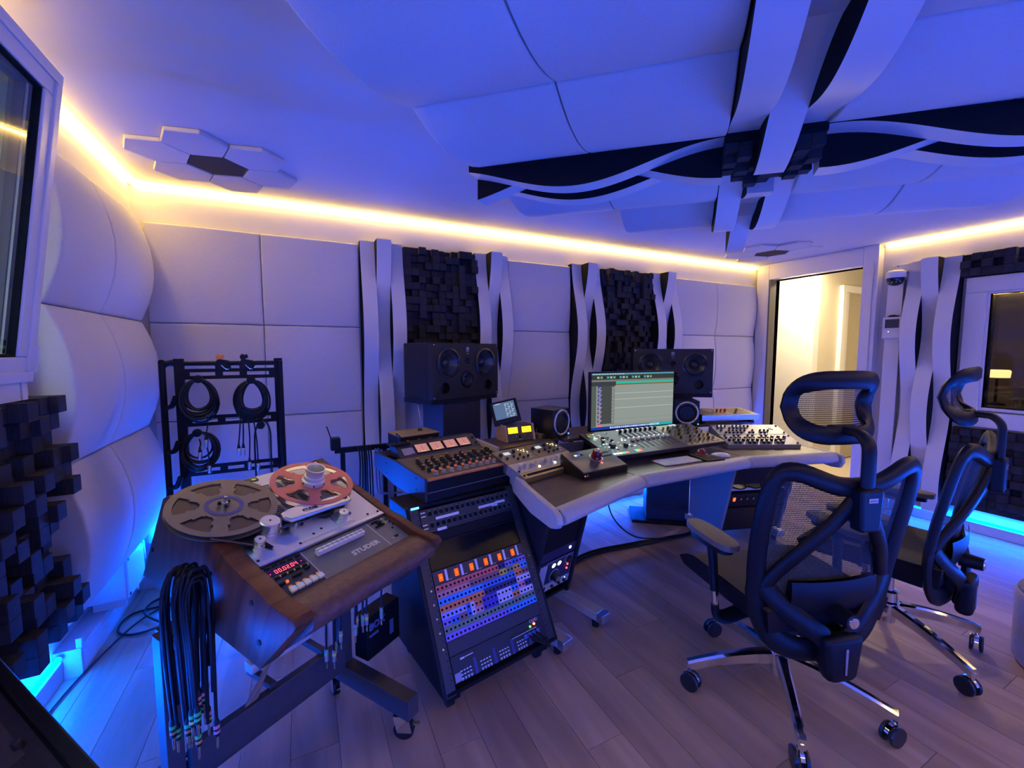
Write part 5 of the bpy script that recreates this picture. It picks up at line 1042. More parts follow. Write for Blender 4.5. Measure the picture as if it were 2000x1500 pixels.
for k in range(3): MB().cyl((0.015+.02*k, 0.04, 0.028), (0.015+.02*k, 0.04, 0.055-.008*k), 0.004, n=8).build('toggle', CHROME, dv)
# ---------------- monitor controller wedge
mc = thing('monitor_controller', 'black sloping monitor controller box with a large red knob', 'controller', MX((1.172, 1.592, dkz+0.001), R(6)))
MB().prism([(0, 0), (0, 0.032), (0.175, 0.092), (0.175, 0)], 0, 0.300, frame((0, 0, 0), (0, 1, 0), (0, 0, 1), (1, 0, 0))).build('case', SATIN, mc, bevel=0.003)
MCF = frame((0, 0, 0.031), (1, 0, 0), (0, math.cos(0.3302), math.sin(0.3302)), (0, -math.sin(0.3302), math.cos(0.3302)))
pn = MB().box(0.006, 0.294, 0.006, 0.178, 0, 0.002).build('top_panel', mat('smoke_panel', (0.10, 0.09, 0.08), 0.22, 0.4), mc, M=MCF)
MB().lathe([(0.030, 0.002), (0.030, 0.010), (0.025, 0.012), (0.0245, 0.040), (0.021, 0.046), (0.001, 0.046)], 24).build('volume_knob', mat('dark_red_knob', (0.14, 0.012, 0.018), 0.25, 0.3), pn, smooth=40, M=Matrix.Translation((0.165, 0.098, 0)))
MB().lathe([(0.010, 0.046), (0.006, 0.055), (0.001, 0.056)], 12).build('knob_tip', CHROME, pn, smooth=40, M=Matrix.Translation((0.165, 0.098, 0)))
MB().lathe([(0.036, 0.002), (0.036, 0.006), (0.030, 0.007)], 24).build('knob_ring', ALU, pn, smooth=40, M=Matrix.Translation((0.165, 0.098, 0)))
MB().cyl((0.115, 0.045, 0.002), (0.115, 0.045, 0.04), 0.005, n=8).build('stalk', GREYP, pn); MB().cyl((0.165, 0.052, 0.002), (0.165, 0.052, 0.006), 0.006, n=8).build('red_lamp', emat('lamp_red', (1, 0.10, 0.08), 3.5), pn)
for k in range(3): MB().box(0.06+k*0.02, 0.075+k*0.02, 0.14, 0.15, 0.002, 0.004).build('key', [emat('key_white', (0.8, 0.85, 1), 1.5), mat('key_blue', (0.02, 0.05, 0.35), 0.4, emit=(0.05, 0.15, 1), estr=1.0), BLACK][k], pn)
for k in range(8): MB().box(0.215+0.018*(k % 4), 0.227+0.018*(k % 4), 0.10+0.03*(k//4), 0.108+0.03*(k//4), 0.002, 0.004).build('key', BLACK, pn)
MB().cyl((0.025, -0.001, 0.018), (0.025, 0.0, 0.018), 0.006, n=12).build('jack', ALU, mc); MB().cyl((0.010, -0.001, 0.018), (0.010, 0.0, 0.018), 0.003, n=8).build('red_lamp', emat('lamp_red', (1, 0.10, 0.08), 3.5), mc)
# ================================================================== CONTROL SURFACE
cs = thing('control_surface', 'wide sloping fader control surface in the middle of the desk', 'mixer', slope((1.445, 1.725, 0.790), R(-0.5), R(14)))
CW, CDp = 0.90, 0.30
MB().box(0, CW, 0, CDp, -0.024, 0).build('case', mat('surface_navy', (0.02, 0.02, 0.035), 0.3), cs, bevel=0.003)
for x_ in (0.03, CW-0.06): MB().box(x_, x_+0.03, CDp-0.06, CDp-0.02, -0.13, -0.024).build('rear_foot', BLACKM, cs)
MB().box(0.36, 0.58, 0.01, CDp-0.01, 0, 0.0006).build('fader_bank', mat('surface_mid', (0.05, 0.045, 0.05), 0.35), cs); MB().box(0.585, CW-0.006, 0.01, CDp-0.01, 0, 0.0006).build('gold_bank', mat('surface_gold', (0.26, 0.20, 0.09), 0.32, 0.5), cs)
pr = random.Random(8)
LW = emat('key_lit_white', (0.75, 0.8, 1.0), 2.2); kpad = mat('key_dark', (0.05, 0.05, 0.06), 0.4)
for k in range(8):
    xk = 0.275+k*0.040
    MB().box(xk-0.0015, xk+0.0015, 0.05, 0.175, 0.0005, 0.0011).build('fader_slot', FELT, cs)
    f_ = MB().box(xk-0.008, xk+0.008, 0.135+0.004*(k % 3), 0.158+0.004*(k % 3), 0.001, 0.013).build('fader_cap', CREAM, cs, bevel=0.002); MB().box(xk-0.008, xk+0.008, 0.146+0.004*(k % 3), 0.1475+0.004*(k % 3), 0.0128, 0.0134).build('cap_line', BLACK, f_)
    MB().lathe([(0.009, 0), (0.008, 0.017), (0.007, 0.018)], 14).build('encoder', SATIN, cs, smooth=40, M=Matrix.Translation((xk, 0.262, 0)))
    MB().box(xk-0.014, xk+0.012, 0.190, 0.235, 0.0, 0.004).build('channel_display', mat('channel_grey', (0.10, 0.10, 0.11), 0.3), cs)
    MB().box(xk-0.006, xk+0.006, 0.288, 0.295, 0, 0.003).build('lit_key', LW, cs); MB().box(xk-0.006, xk+0.004, 0.180, 0.185, 0, 0.003).build('lit_key', LW, cs)
for (cx, cy, n, m) in ((0.05, 0.02, 5, None),):
    for k, c_ in enumerate(((0.8, 0.85, 1), (0.8, 0.85, 1), (0.85, 0.8, 0.4), (0.15, 0.7, 0.5), (0.9, 0.25, 0.2))): MB().box(0.035+k*0.022, 0.052+k*0.022, 0.016, 0.030, 0, 0.004).build('lit_key', emat('transport_%d' % k, c_, 1.6), cs, bevel=0.001)
    for k, c_ in enumerate(((0.2, 0.8, 0.3), (0.9, 0.4, 0.15), (0.9, 0.2, 0.2), (0.2, 0.7, 0.6), (0.2, 0.8, 0.3), (0.9, 0.2, 0.15))): MB().box(0.195+(k % 3)*0.016, 0.206+(k % 3)*0.016, 0.018+(k//3)*0.014, 0.027+(k//3)*0.014, 0, 0.003).build('lit_key', emat('pad_%d' % k, c_, 1.6), cs)
for k in range(46):
    x_ = pr.uniform(0.015, 0.235); y_ = 0.045+0.0185*int(pr.uniform(0, 13))
    MB().box(x_, x_+0.009, y_, y_+0.006, 0, 0.003).build('lit_key' if k % 3 else 'key', [kpad, LW, emat('key_teal', (0.15, 0.6, 0.5), 1.2), LW, emat('key_warm', (0.9, 0.75, 0.4), 1.0)][k % 5], cs)
for (x_, y_, r_) in ((0.10, 0.115, 0.020), (0.185, 0.10, 0.014), (0.10, 0.205, 0.011), (0.07, 0.16, 0.009), (0.135, 0.165, 0.009)): MB().lathe([(r_, 0), (r_*0.95, 0.012), (r_*0.85, 0.014)], 18).build('jog_wheel', KNOBB, cs, smooth=40, M=Matrix.Translation((x_, y_, 0)))
MB().cyl((0.05, 0.265, 0.0), (0.05, 0.265, 0.002), 0.022, n=20).build('yellow_dial', mat('yellow_dial', (0.45, 0.36, 0.06), 0.4), cs); MB().box(0.03, 0.07, 0.235, 0.24, 0, 0.003).build('green_mark', emat('green_mark', (0.1, 0.6, 0.1), 1.0), cs)
for k in range(5):
    for j in range(7):
        x_ = 0.605+j*0.040; y_ = 0.055+k*0.046
        MB().lathe([(0.0075, 0), (0.0068, 0.018), (0.006, 0.019)], 12).build('knob', [mat('knob_grey', (0.22, 0.21, 0.22), 0.3), KNOBB][(k+j) % 2], cs, smooth=40, M=Matrix.Translation((x_+0.008*(k % 2), y_, 0)))
for k in range(12): MB().box(0.600+k*0.023, 0.610+k*0.023, 0.022, 0.029, 0, 0.003).build('key', [CREAM, kpad][k % 2], cs)
for k in range(10): MB().box(CW-0.05+0.008*(k % 3), CW-0.044+0.008*(k % 3), 0.025+k*0.026, 0.031+k*0.026, 0, 0.003).build('key', CREAM, cs)
MB().box(0.70, 0.76, 0.270, 0.294, 0, 0.002).build('mini_screen', LCD, cs)
# ================================================================== SCREEN, KEYBOARD, MOUSE
sm = thing('computer_monitor', 'large computer monitor showing an audio editing session', 'monitor', MX((1.895, 2.06, shz), R(-3)))
MB().box(-0.335, 0.335, -0.012, 0.012, 0.014, 0.382).build('bezel', BLACK, sm, bevel=0.003)
MB().box(-0.11, 0.11, -0.06, 0.12, 0.0, 0.008).build('stand_base', ALU, sm, bevel=0.003); MB().box(-0.04, 0.04, 0.012, 0.03, 0.008, 0.2).build('stand_neck', ALU, sm)
SF = frame((-0.325, -0.0125, 0.022), (1, 0, 0), (0, 0, 1), (0, -1, 0))
scr = MB().box(0, 0.65, 0, 0.350, 0, 0.0004).build('screen', emat('scr_grey', (0.30, 0.345, 0.315), 1.0), sm, M=SF)
def ui(x0_, x1_, y0_, y1_, c_, s_=1.0, z=0.0005, n=None):
    key = 'scr_%02x%02x%02x_%d' % (int(c_[0]*255), int(c_[1]*255), int(c_[2]*255), int(s_*10))
    return MB().box(x0_, x1_, y0_, y1_, 0, z).build('screen_mark', emat(key, c_, s_), scr)
ui(0, 0.65, 0.340, 0.350, (0.10, 0.35, 0.42)); ui(0, 0.65, 0.310, 0.340, (0.045, 0.05, 0.05)); ui(0, 0.65, 0.298, 0.310, (0.20, 0.21, 0.20))
ui(0.18, 0.65, 0.284, 0.297, (0.03, 0.48, 0.33), 1.1); ui(0.0, 0.18, 0.272, 0.298, (0.05, 0.055, 0.06)); ui(0.18, 0.65, 0.276, 0.2835, (0.22, 0.13, 0.05))
ui(0.0, 0.035, 0.02, 0.272, (0.10, 0.125, 0.11)); ui(0.075, 0.17, 0.035, 0.272, (0.07, 0.075, 0.075)); ui(0.045, 0.075, 0.035, 0.272, (0.045, 0.035, 0.25)); ui(0.045, 0.078, 0.018, 0.036, (0.75, 0.22, 0.20)); ui(0.080, 0.65, 0.018, 0.034, (0.28, 0.31, 0.29))
for k in range(26):
    ui(0.046+0.004*((k*5) % 3), 0.066+0.005*((k*7) % 3), 0.040+k*0.0088, 0.0445+k*0.0088, (0.42, 0.42, 0.50) if k > 12 else (0.62, 0.55, 0.36), 1.0, 0.0008)
    ui(0.150, 0.168, 0.040+k*0.0088, 0.0445+k*0.0088, (0.45, 0.48, 0.46), 1.0, 0.0008)
for y_ in (0.222, 0.184, 0.130): ui(0.172, 0.65, y_, y_+0.0022, (0.62, 0.66, 0.60), 1.0, 0.0008)
ui(0.172, 0.65, 0.060, 0.0612, (0.18, 0.20, 0.18), 1.0, 0.0008)
ui(0, 0.65, 0.0, 0.018, (0.01, 0.04, 0.32), 1.2); ui(0.46, 0.65, 0.0, 0.018, (0.02, 0.36, 0.42), 1.2, 0.0006)
for k in range(24): ui(0.14+k*0.0165, 0.152+k*0.0165, 0.004, 0.014, [(0.6, 0.65, 0.9), (0.5, 0.45, 0.85), (0.3, 0.7, 0.75), (0.7, 0.7, 0.75)][k % 4], 1.2, 0.0010)
for k in range(18): ui(0.04+k*0.024, 0.055+k*0.024, 0.318, 0.330, [(0.5, 0.55, 0.55), (0.05, 0.45, 0.6), (0.02, 0.02, 0.02), (0.15, 0.5, 0.2)][(k*3) % 4], 1.0, 0.0008)
for k in range(12): ui(0.01+k*0.02, 0.022+k*0.02, 0.3425, 0.347, (0.7, 0.75, 0.8), 1.0, 0.0008)
ar_ = area('monitor_glow', (1.895, 2.04, shz+0.2), (R(-90), 0, R(-3)), 0.60, 0.33, 1.2, (0.85, 1.0, 0.95))
kbd = thing('computer_keyboard', 'slim white computer keyboard on the desk edge', 'keyboard', MX((1.835, 1.645, dkz+0.001), R(-3)))
MB().box(-0.125, 0.135, -0.055, 0.055, 0, 0.007).build('base', mat('silver_kb', (0.62, 0.61, 0.61), 0.4), kbd, bevel=0.003)
kk = MB().box(0, 0.0155, 0, 0.0155, 0.007, 0.0095).mesh('key', PVC, bevel=0.001, seg=1)
for j in range(5):
    for i in range(13): inst('key', kk, kbd, Matrix.Translation((-0.118+i*0.0188, -0.048+j*0.0195, 0)))
tbk = thing('trackball', 'dark trackball with a red ball between the keyboard and the mouse', 'trackball', MX((2.045, 1.625, dkz+0.001), R(-8)))
MB().prism([(-0.06, -0.085), (0.06, -0.085), (0.06, 0.07), (-0.06, 0.07)], 0, 0.014).build('base', SATIN, tbk, bevel=0.004)
MB().lathe([(0.034, 0.014), (0.032, 0.02), (0.026, 0.022)], 24).build('ring', mat('ring_red', (0.20, 0.03, 0.02), 0.3), tbk, smooth=40, M=Matrix.Translation((0, 0.03, 0)))
MB().lathe([(0.027*math.cos(R(a)), 0.022+0.027*math.sin(R(a))) for a in (-10, 10, 30, 50, 70, 88)], 24).build('ball', mat('dark_red_ball', (0.16, 0.015, 0.015), 0.12), tbk, smooth=60, M=Matrix.Translation((0, 0.03, 0)))
for x_ in (-0.045, 0.01): MB().box(x_, x_+0.035, -0.07, -0.02, 0.014, 0.016).build('button', BLACK, tbk, bevel=0.001)
mo = thing('computer_mouse', 'white computer mouse right of the trackball', 'mouse', MX((2.155, 1.61, dkz+0.001), R(60)))
MB().grid(lambda u, v: ((v-0.5)*0.058*math.sqrt(max(0, 1-(2*u-1)**4)), (u-0.5)*0.112, 0.002+0.022*math.sqrt(max(0, 1-(2*u-1)**2*0.96))*math.sqrt(max(0, 1-(2*v-1)**2*0.97))), 16, 12).box(-0.024, 0.024, -0.046, 0.046, 0, 0.004).build('shell', mat('mouse_white', (0.72, 0.71, 0.74), 0.25), mo, smooth=60)
# ================================================================== GEAR ON THE DESK, RIGHT
RG = (2.375, 1.72, 0.764); RGY = R(-26)
t = thing('channel_strip', 'silver channel strip crowded with black knobs nearest the front on the right of the desk', 'audio unit', slope(RG, RGY, GR)); MB().box(0, 0.46, 0.0, 0.135, -0.05, 0).build('case', SILV, t, bevel=0.002)
for j in range(4):
    for i in range(14):
        if (i*3+j*5) % 9 == 0 or i > 12-j*0.5: continue
        inst('knob', kL if j < 2 else kS, t, Matrix.Translation((0.022+i*0.030+0.006*(j % 2), 0.020+j*0.031, 0)))
for x_ in (0.32, 0.36, 0.40): MB().lathe([(0.012, 0), (0.010, 0.004), (0.009, 0.02)], 12).build('tall_knob', mat('plum_knob', (0.20, 0.10, 0.13), 0.3), t, smooth=40, M=Matrix.Translation((x_, 0.085, 0)))
for k in range(8): MB().cyl((0.05+k*0.045, 0.128, 0), (0.05+k*0.045, 0.128, 0.003), 0.003, n=6).build('push_button', CREAM, t)
for y_ in (0.02, 0.115): MB().cyl((0.447, y_, 0), (0.447, y_, 0.005), 0.006, n=10).build('thumb_screw', BLACK, t)
t = thing('equaliser_unit', 'silver equaliser with rows of small black knobs at the back right of the desk', 'audio unit', slope(RG, RGY, GR)); MB().box(0, 0.46, 0.138, 0.275, -0.05, 0).build('case', SILV, t, bevel=0.002)
for j in range(4):
    for i in range(13):
        if (i*5+j*7) % 6 in (0,) or i in (9,) or (i > 9 and j > 1): continue
        inst('knob', kS, t, Matrix.Translation((0.030+i*0.026+0.010*(j % 2), 0.155+j*0.030, 0)))
for x_ in (0.05, 0.14): MB().box(x_, x_+0.055, 0.245, 0.268, 0, 0.001).build('screen', LCD, t)
MB().tube([(0.36, 0.20, 0.001), (0.375, 0.216, 0.001), (0.395, 0.200, 0.001)], 0.002, 5).build('logo_mark', BLACK, t); MB().box(0.37, 0.41, 0.235, 0.238, 0, 0.0006).build('panel_print', BLACK, t)
for y_ in (0.16, 0.255): MB().cyl((0.447, y_, 0), (0.447, y_, 0.005), 0.006, n=10).build('thumb_screw', BLACK, t)
t = thing('red_knob_unit', 'flat silver-edged unit with three red knobs on the rear shelf right of the screen', 'audio unit', MX((2.478, 2.005, shz+0.022), R(-17)))
MB().prism([(0, 0), (0, 0.038), (0.19, 0.060), (0.19, 0)], 0, 0.44, frame((0, 0, 0), (0, 1, 0), (0, 0, 1), (1, 0, 0))).build('case', BLACK, t, bevel=0.002); MB().box(-0.003, 0.443, -0.004, 0.0, 0.0, 0.040).build('front_rail', ALU, t, bevel=0.001)
TPF = frame((0, 0, 0.039), (1, 0, 0), (0, 0.9934, 0.115), (0, -0.115, 0.9934))
pn = MB().box(0.005, 0.435, 0.004, 0.185, 0, 0.002).build('top_panel', GOLD, t, M=TPF)
for k in range(4): MB().lathe([(0.008, 0.002), (0.007, 0.016), (0.009, 0.017), (0.008, 0.026)], 12).build('knob', [CREAM, mat('bright_red', (0.55, 0.03, 0.02), 0.35), mat('bright_red', (0.55, 0.03, 0.02)), mat('bright_red', (0.55, 0.03, 0.02))][k], pn, smooth=40, M=Matrix.Translation((0.13+k*0.032, 0.075, 0)))
for j in range(4): MB().box(0.25, 0.40, 0.03+j*0.035, 0.034+j*0.035, 0.002, 0.003).build('fader_slot', FELT, pn); MB().box(0.27+j*0.03, 0.285+j*0.03, 0.027+j*0.035, 0.037+j*0.035, 0.002, 0.007).build('fader_cap', BLACK, pn)
MB().box(0.03, 0.10, 0.05, 0.12, 0.002, 0.003).build('print_block', mat('brown_print', (0.18, 0.12, 0.06), 0.5), pn)
for x_ in (0.02, 0.40): MB().box(x_, x_+0.02, 0.02, 0.16, -0.022, 0).build('foot', RUBBER, t)
# ================================================================== SPEAKERS
def cone(parent, x_, z_, r_, depth=0.03, ringm=SATIN, capm=None, name='woofer'):
    M = frame((x_, 0, z_), (1, 0, 0), (0, 0, 1), (0, -1, 0))
    w_ = MB().lathe([(r_*1.14, -0.001), (r_*1.14, 0.005), (r_*1.02, 0.007), (r_*0.96, 0.003), (r_*0.90, 0.006), (r_*0.84, 0.001)], 32, cap=False).build(name, ringm, parent, smooth=40, M=M)
    MB().lathe([(r_*0.845, 0.001), (r_*0.36, -depth)], 32, cap=False).build('cone', mat('cone_black', (0.03, 0.03, 0.034), 0.3), w_, smooth=60)
    MB().lathe([(r_*0.37, -depth), (r_*0.34, -depth+r_*0.12), (r_*0.22, -depth+r_*0.24), (0.001, -depth+r_*0.29)], 24, cap=False).build('dust_cap', capm or mat('cap_gloss', (0.05, 0.05, 0.055), 0.16, 0.5), w_, smooth=60)
    return w_
DRV = mat('driver_ring', (0.02, 0.02, 0.022), 0.22, 0.3, var=0.05)
def main_speaker(label, slabel, o, yaw, W, Hh, D, z0):
    t = thing('main_speaker', label, 'speaker', MX((o[0], o[1], z0), yaw), 'pair of three-way main speakers')
    # box shell with open front; baffle as a grid with round openings left by deep black wells
    MB().box(-W/2, W/2, 0.045, D, 0, Hh).build('cabinet', SATIN, t, bevel=0.004)
    def baffle():
        hs = [(-W*0.28, Hh*0.645, 0.084), (W*0.28, Hh*0.645, 0.084), (0.0, Hh*0.33, 0.056), (-W*0.33, Hh*0.20, 0.034), (W*0.33, Hh*0.20, 0.034), (0.0, Hh*0.66, 0.016)]
        bm = bmesh.new(); n = 28; es = []
        vs = [bm.verts.new(p) for p in ((-W/2, 0, 0), (W/2, 0, 0), (W/2, 0, Hh), (-W/2, 0, Hh))]; es += [bm.edges.new((vs[i], vs[(i+1) % 4])) for i in range(4)]
        for (cx, cz, r_) in hs:
            c_ = [bm.verts.new((cx+r_*math.cos(2*math.pi*k/n), 0, cz+r_*math.sin(2*math.pi*k/n))) for k in range(n)]; es += [bm.edges.new((c_[k], c_[(k+1) % n])) for k in range(n)]
        bmesh.ops.triangle_fill(bm, edges=es, use_beauty=True, use_dissolve=False)
        # drop triangles that fell inside a hole
        kill = [f for f in bm.faces if any((f.calc_center_median().x-cx)**2+(f.calc_center_median().z-cz)**2 < (r_*0.995)**2 and all(abs(math.hypot(v.co.x-cx, v.co.z-cz)-r_) < 1e-4 for v in f.verts) for cx, cz, r_ in hs)]
        bmesh.ops.delete(bm, geom=kill, context='FACES')
        ex = bmesh.ops.extrude_face_region(bm, geom=list(bm.faces)); bmesh.ops.translate(bm, vec=(0, 0.044, 0), verts=[v for v in ex['geom'] if isinstance(v, bmesh.types.BMVert)])
        bmesh.ops.recalc_face_normals(bm, faces=bm.faces)
        me = bpy.data.meshes.new('baffle'); bm.to_mesh(me); bm.free(); me.materials.append(mat('baffle_black', (0.014, 0.013, 0.013), 0.42, bump=0.05, bscale=900, spec=0.3))
        o_ = inst('baffle', me, t, Matrix.Identity(4)); return hs
    hs = baffle()
    for (cx, cz, r_) in hs[:2]: cone(t, cx, cz, 0.080, 0.036, ringm=DRV)
    cone(t, hs[2][0], hs[2][1], 0.045, 0.034, ringm=DRV, name='midrange')
    for (cx, cz, r_) in hs[3:5]: MB().lathe([(r_, 0.0), (r_*0.86, -0.02), (r_*0.84, -0.043), (0.001, -0.0435)], 24, cap=False).build('bass_port', mat('port_black', (0.004, 0.004, 0.004), 0.6), t, smooth=60, M=frame((cx, 0, cz), (1, 0, 0), (0, 0, 1), (0, -1, 0)))
    MB().lathe([(0.024, 0.0), (0.024, 0.003), (0.016, 0.002), (0.012, -0.004), (0.008, 0.001), (0.001, 0.004)], 20, cap=False).build('tweeter', SATIN, t, smooth=50, M=frame((0, 0, Hh*0.66), (1, 0, 0), (0, 0, 1), (0, -1, 0)))
    bd = MB().box(-0.011, 0.011, -0.002, 0.0, Hh*0.845, Hh*0.93).build('badge', mat('badge_grey', (0.30, 0.30, 0.31), 0.4), t)
    MB().prism([(-0.006, Hh*0.855), (0.006, Hh*0.855), (0.006, Hh*0.89)], 0.002, 0.003, frame((0, 0, 0), (1, 0, 0), (0, 0, 1), (0, -1, 0))).build('badge_mark', BLACK, bd); MB().box(-0.008, 0.008, -0.001, 0.0, Hh*0.80, Hh*0.815).build('badge_text', mat('badge_grey', (0.30, 0.30, 0.31)), t)
    for sx_ in (-1, 1):
        for z_ in (0.012, Hh-0.012): MB().cyl((sx_*(W/2-0.012), -0.001, z_), (sx_*(W/2-0.012), 0.001, z_), 0.004, n=10).build('baffle_screw', ALU, t)
    s = thing('speaker_stand', slabel, 'stand', MX((o[0], o[1], 0), yaw), 'main speaker stands')
    MB().box(-W/2-0.004, W/2+0.004, 0.01, D, z0-0.028, z0-0.0005).build('top_plate', BLACKM, s, bevel=0.002); MB().box(-0.16, 0.16, 0.05, D-0.03, 0.022, z0-0.028).build('column', mat('stand_navy', (0.014, 0.014, 0.03), 0.5), s, bevel=0.003)
    MB().box(-0.27, 0.27, 0.0, D+0.03, 0.0, 0.022).build('base_plate', BLACKM, s, bevel=0.003); MB().box(0.16, 0.172, 0.08, 0.12, z0-0.14, z0-0.08).build('cable_clip', BLACK, s)
    return t
main_speaker('black three-way main speaker on the left, its side turned to the camera', 'dark column stand carrying the left main speaker', (0.925, 2.475), R(22.7), 0.552, 0.335, 0.28, 1.062)
main_speaker('black three-way main speaker on the right, half hidden by the screen', 'dark column stand carrying the right main speaker', (2.50, 2.30), R(-38), 0.57, 0.335, 0.28, 1.030)
tw_ = thing('stand_cable', 'thin pale cable hanging below the left main speaker', 'cable', MX((0.60, 2.44, 0.62))); MB().tube(bez([(0, 0, 0.41), (0.025, 0, 0.25), (0.045, 0, 0.0)]), 0.003, 5).build('cable', mat('pale_cable', (0.35, 0.37, 0.45), 0.4), tw_, smooth=60)
def cube(label, o, yaw, pip):
    t = thing('small_cube_speaker', label, 'speaker', MX((o[0], o[1], shz), yaw), 'pair of small cube speakers')
    MB().box(-0.082, 0.082, 0, 0.165, 0.008, 0.172).build('cabinet', SATIN, t, bevel=0.003)
    cone(t, 0, 0.092, 0.056, 0.022, ringm=SATIN)
    rg = MB().lathe([(0.066, 0), (0.076, 0.0), (0.076, 0.008), (0.072, 0.010), (0.066, 0.006)], 36, cap=False).build('trim_ring', mat('ring_silver', (0.55, 0.55, 0.58), 0.35, 0.3), t, smooth=40, M=frame((0, 0, 0.092), (1, 0, 0), (0, 0, 1), (0, -1, 0)))
    for a in (45, 135, 225, 315): MB().cyl((0.071*math.cos(R(a)), 0.071*math.sin(R(a)), 0.009), (0.071*math.cos(R(a)), 0.071*math.sin(R(a)), 0.011), 0.003, n=8).build('ring_screw', BLACK, rg)
    for x_ in (-0.06, 0.06): MB().box(x_-0.012, x_+0.012, 0.01, 0.15, 0, 0.008).build('foot', RUBBER, t)
    MB().cyl((pip, -0.001, 0.016), (pip, -0.003, 0.016), 0.003, n=8).build('blue_pilot_light', emat('pilot_cube', (0.05, 0.3, 1.0), 18.0), t)
cube('small black cube speaker with a silver ring left of the screen', (1.352, 2.062), R(22), 0.074)
cube('small black cube speaker with a silver ring right of the screen', (2.325, 2.005), R(-36), 0.074)
# ================================================================== CHAIRS
def make_chair():
    t = bpy.data.objects.new('office_chair', None); col.objects.link(t)
    FR = mat('chair_black', (0.005, 0.005, 0.0065), 0.42, var=0.1, spec=0.2)
    SEATM = mat('seat_mesh_fabric', (0.050, 0.043, 0.036), 0.9, var=0.25, scale=300, bump=0.3, bscale=500)
    Rc = 0.352
    for k in range(5):
        a = R(72*k+23); M = Matrix.Rotation(a, 4, 'Z')
        n = 9; vs = []; fs = []
        for i in range(n):
            q = i/(n-1); x = 0.025+q*(Rc-0.025); zt = 0.178-0.062*q**1.7; h_ = 0.052-0.016*q; w_ = 0.021-0.007*q; zb = zt-h_
            vs += [(x, -w_*0.55, zt), (x, w_*0.55, zt), (x, w_, zt-0.008), (x, w_*0.8, zb), (x, -w_*0.8, zb), (x, -w_, zt-0.008)]
            if i:
                o = 6*(i-1)
                for j in range(6): fs.append((o+j, o+(j+1) % 6, o+6+(j+1) % 6, o+6+j))
        fs += [(5, 4, 3, 2, 1, 0), tuple(6*(n-1)+j for j in range(6))]
        lg = MB().add(vs, fs, M).build('base_leg', CHROME, t, smooth=35)
        cs_ = MX((Rc*math.cos(a)*0.985, Rc*math.sin(a)*0.985, 0), a+R(35+50*k))
        MB().cyl((0, 0, 0.055), (0, 0, 0.10), 0.008, n=10, M=cs_).build('castor_stem', CHROME, t, smooth=40)
        w = MB()
        for s in (-1, 1): w.lathe([(0.001, 0.0), (0.026, 0.001), (0.034, 0.004), (0.036, 0.010), (0.034, 0.015), (0.001, 0.016)], 22, M=cs_ @ frame((0.012, 0.007*s, 0.036), (1, 0, 0), (0, 0, -1) if s > 0 else (0, 0, 1), (0, s, 0)))
        w.build('castor_wheel', mat('castor_black', (0.012, 0.012, 0.013), 0.3), t, smooth=35)
        MB().prism([(0.036*math.cos(R(b))*1.0+0.012, 0.036+0.0385*math.sin(R(b))) for b in range(20, 170, 15)] + [(0.030*math.cos(R(b))+0.012, 0.036+0.032*math.sin(R(b))) for b in range(155, 15, -15)], -0.0065, 0.0065, cs_ @ frame((0, 0, 0), (1, 0, 0), (0, 0, 1), (0, -1, 0))).build('castor_fender', CHROME, t, smooth=40)
    MB().lathe([(0.030, 0.085), (0.030, 0.125), (0.040, 0.130), (0.040, 0.180), (0.033, 0.187), (0.033, 0.230), (0.029, 0.234), (0.019, 0.236)], 24).build('hub', CHROME, t, smooth=40)
    MB().cyl((0, 0, 0.225), (0, 0, 0.34), 0.0175, n=18).build('gas_lift', CHROME, t, smooth=40)
    MB().prism([(-0.15, 0.365), (-0.12, 0.32), (0.10, 0.325), (0.17, 0.365), (0.17, 0.395), (-0.15, 0.395)], -0.075, 0.075, frame((0, 0, 0), (0, 1, 0), (0, 0, 1), (1, 0, 0))).build('tilt_mechanism', FR, t, bevel=0.006)
    # seat
    def seat(u, v):
        x = (u-0.5)*0.51; y = -0.20+v*0.50
        ed = max(0.0, 1-((abs(2*u-1))**6)) ; fw = max(0, (v-0.78)/0.22)
        return (x*(1-0.06*(1-v)), y, 0.468+0.028*abs(2*u-1)**2.5*(0.4+0.6*(1-fw))-0.030*fw**2 - 0.012*(1-ed))
    mb = MB(); nu, nv = 21, 17
    top = [seat(i/(nu-1), j/(nv-1)) for j in range(nv) for i in range(nu)]
    bot = [(p[0]*0.93, -0.19+(p[1]+0.20)*0.96, 0.398) for p in top]
    mb.v = top+bot; N = nu*nv
    for j in range(nv-1):
        for i in range(nu-1):
            a, b, c, d = j*nu+i, j*nu+i+1, (j+1)*nu+i+1, (j+1)*nu+i
            mb.f.append((a, b, c, d)); mb.mi.append(0); mb.f.append((N+d, N+c, N+b, N+a)); mb.mi.append(1)
    rim = list(range(nu)) + [j*nu+nu-1 for j in range(1, nv)] + [(nv-1)*nu+i for i in range(nu-2, -1, -1)] + [j*nu for j in range(nv-2, 0, -1)]
    for k in range(len(rim)):
        a, b = rim[k], rim[(k+1) % len(rim)]; mb.f.append((a, N+a, N+b, b)); mb.mi.append(1)
    mb.build('seat', [SEATM, FR], t, smooth=45)
    # back: surface position for lateral a and height z
    def yb(a, z): return -0.215 - 0.055*math.sin((z-0.35)/0.62*1.57)*1.0 + 0.035*math.cos((z-0.52)*4.2) + 0.72*a*a
    def bp(a, z, off=0.0): return (a, yb(a, z)-off, z)
    outer = [(0, 0.920), (-0.07, 0.925), (-0.13, 0.945), (-0.19, 0.968), (-0.236, 0.970), (-0.262, 0.942), (-0.272, 0.88), (-0.272, 0.78), (-0.268, 0.68), (-0.258, 0.58), (-0.242, 0.49), (-0.212, 0.41), (-0.17, 0.355), (-0.10, 0.325), (0, 0.315)]
    pts = outer + [(-a, z) for a, z in reversed(outer[1:-1])]
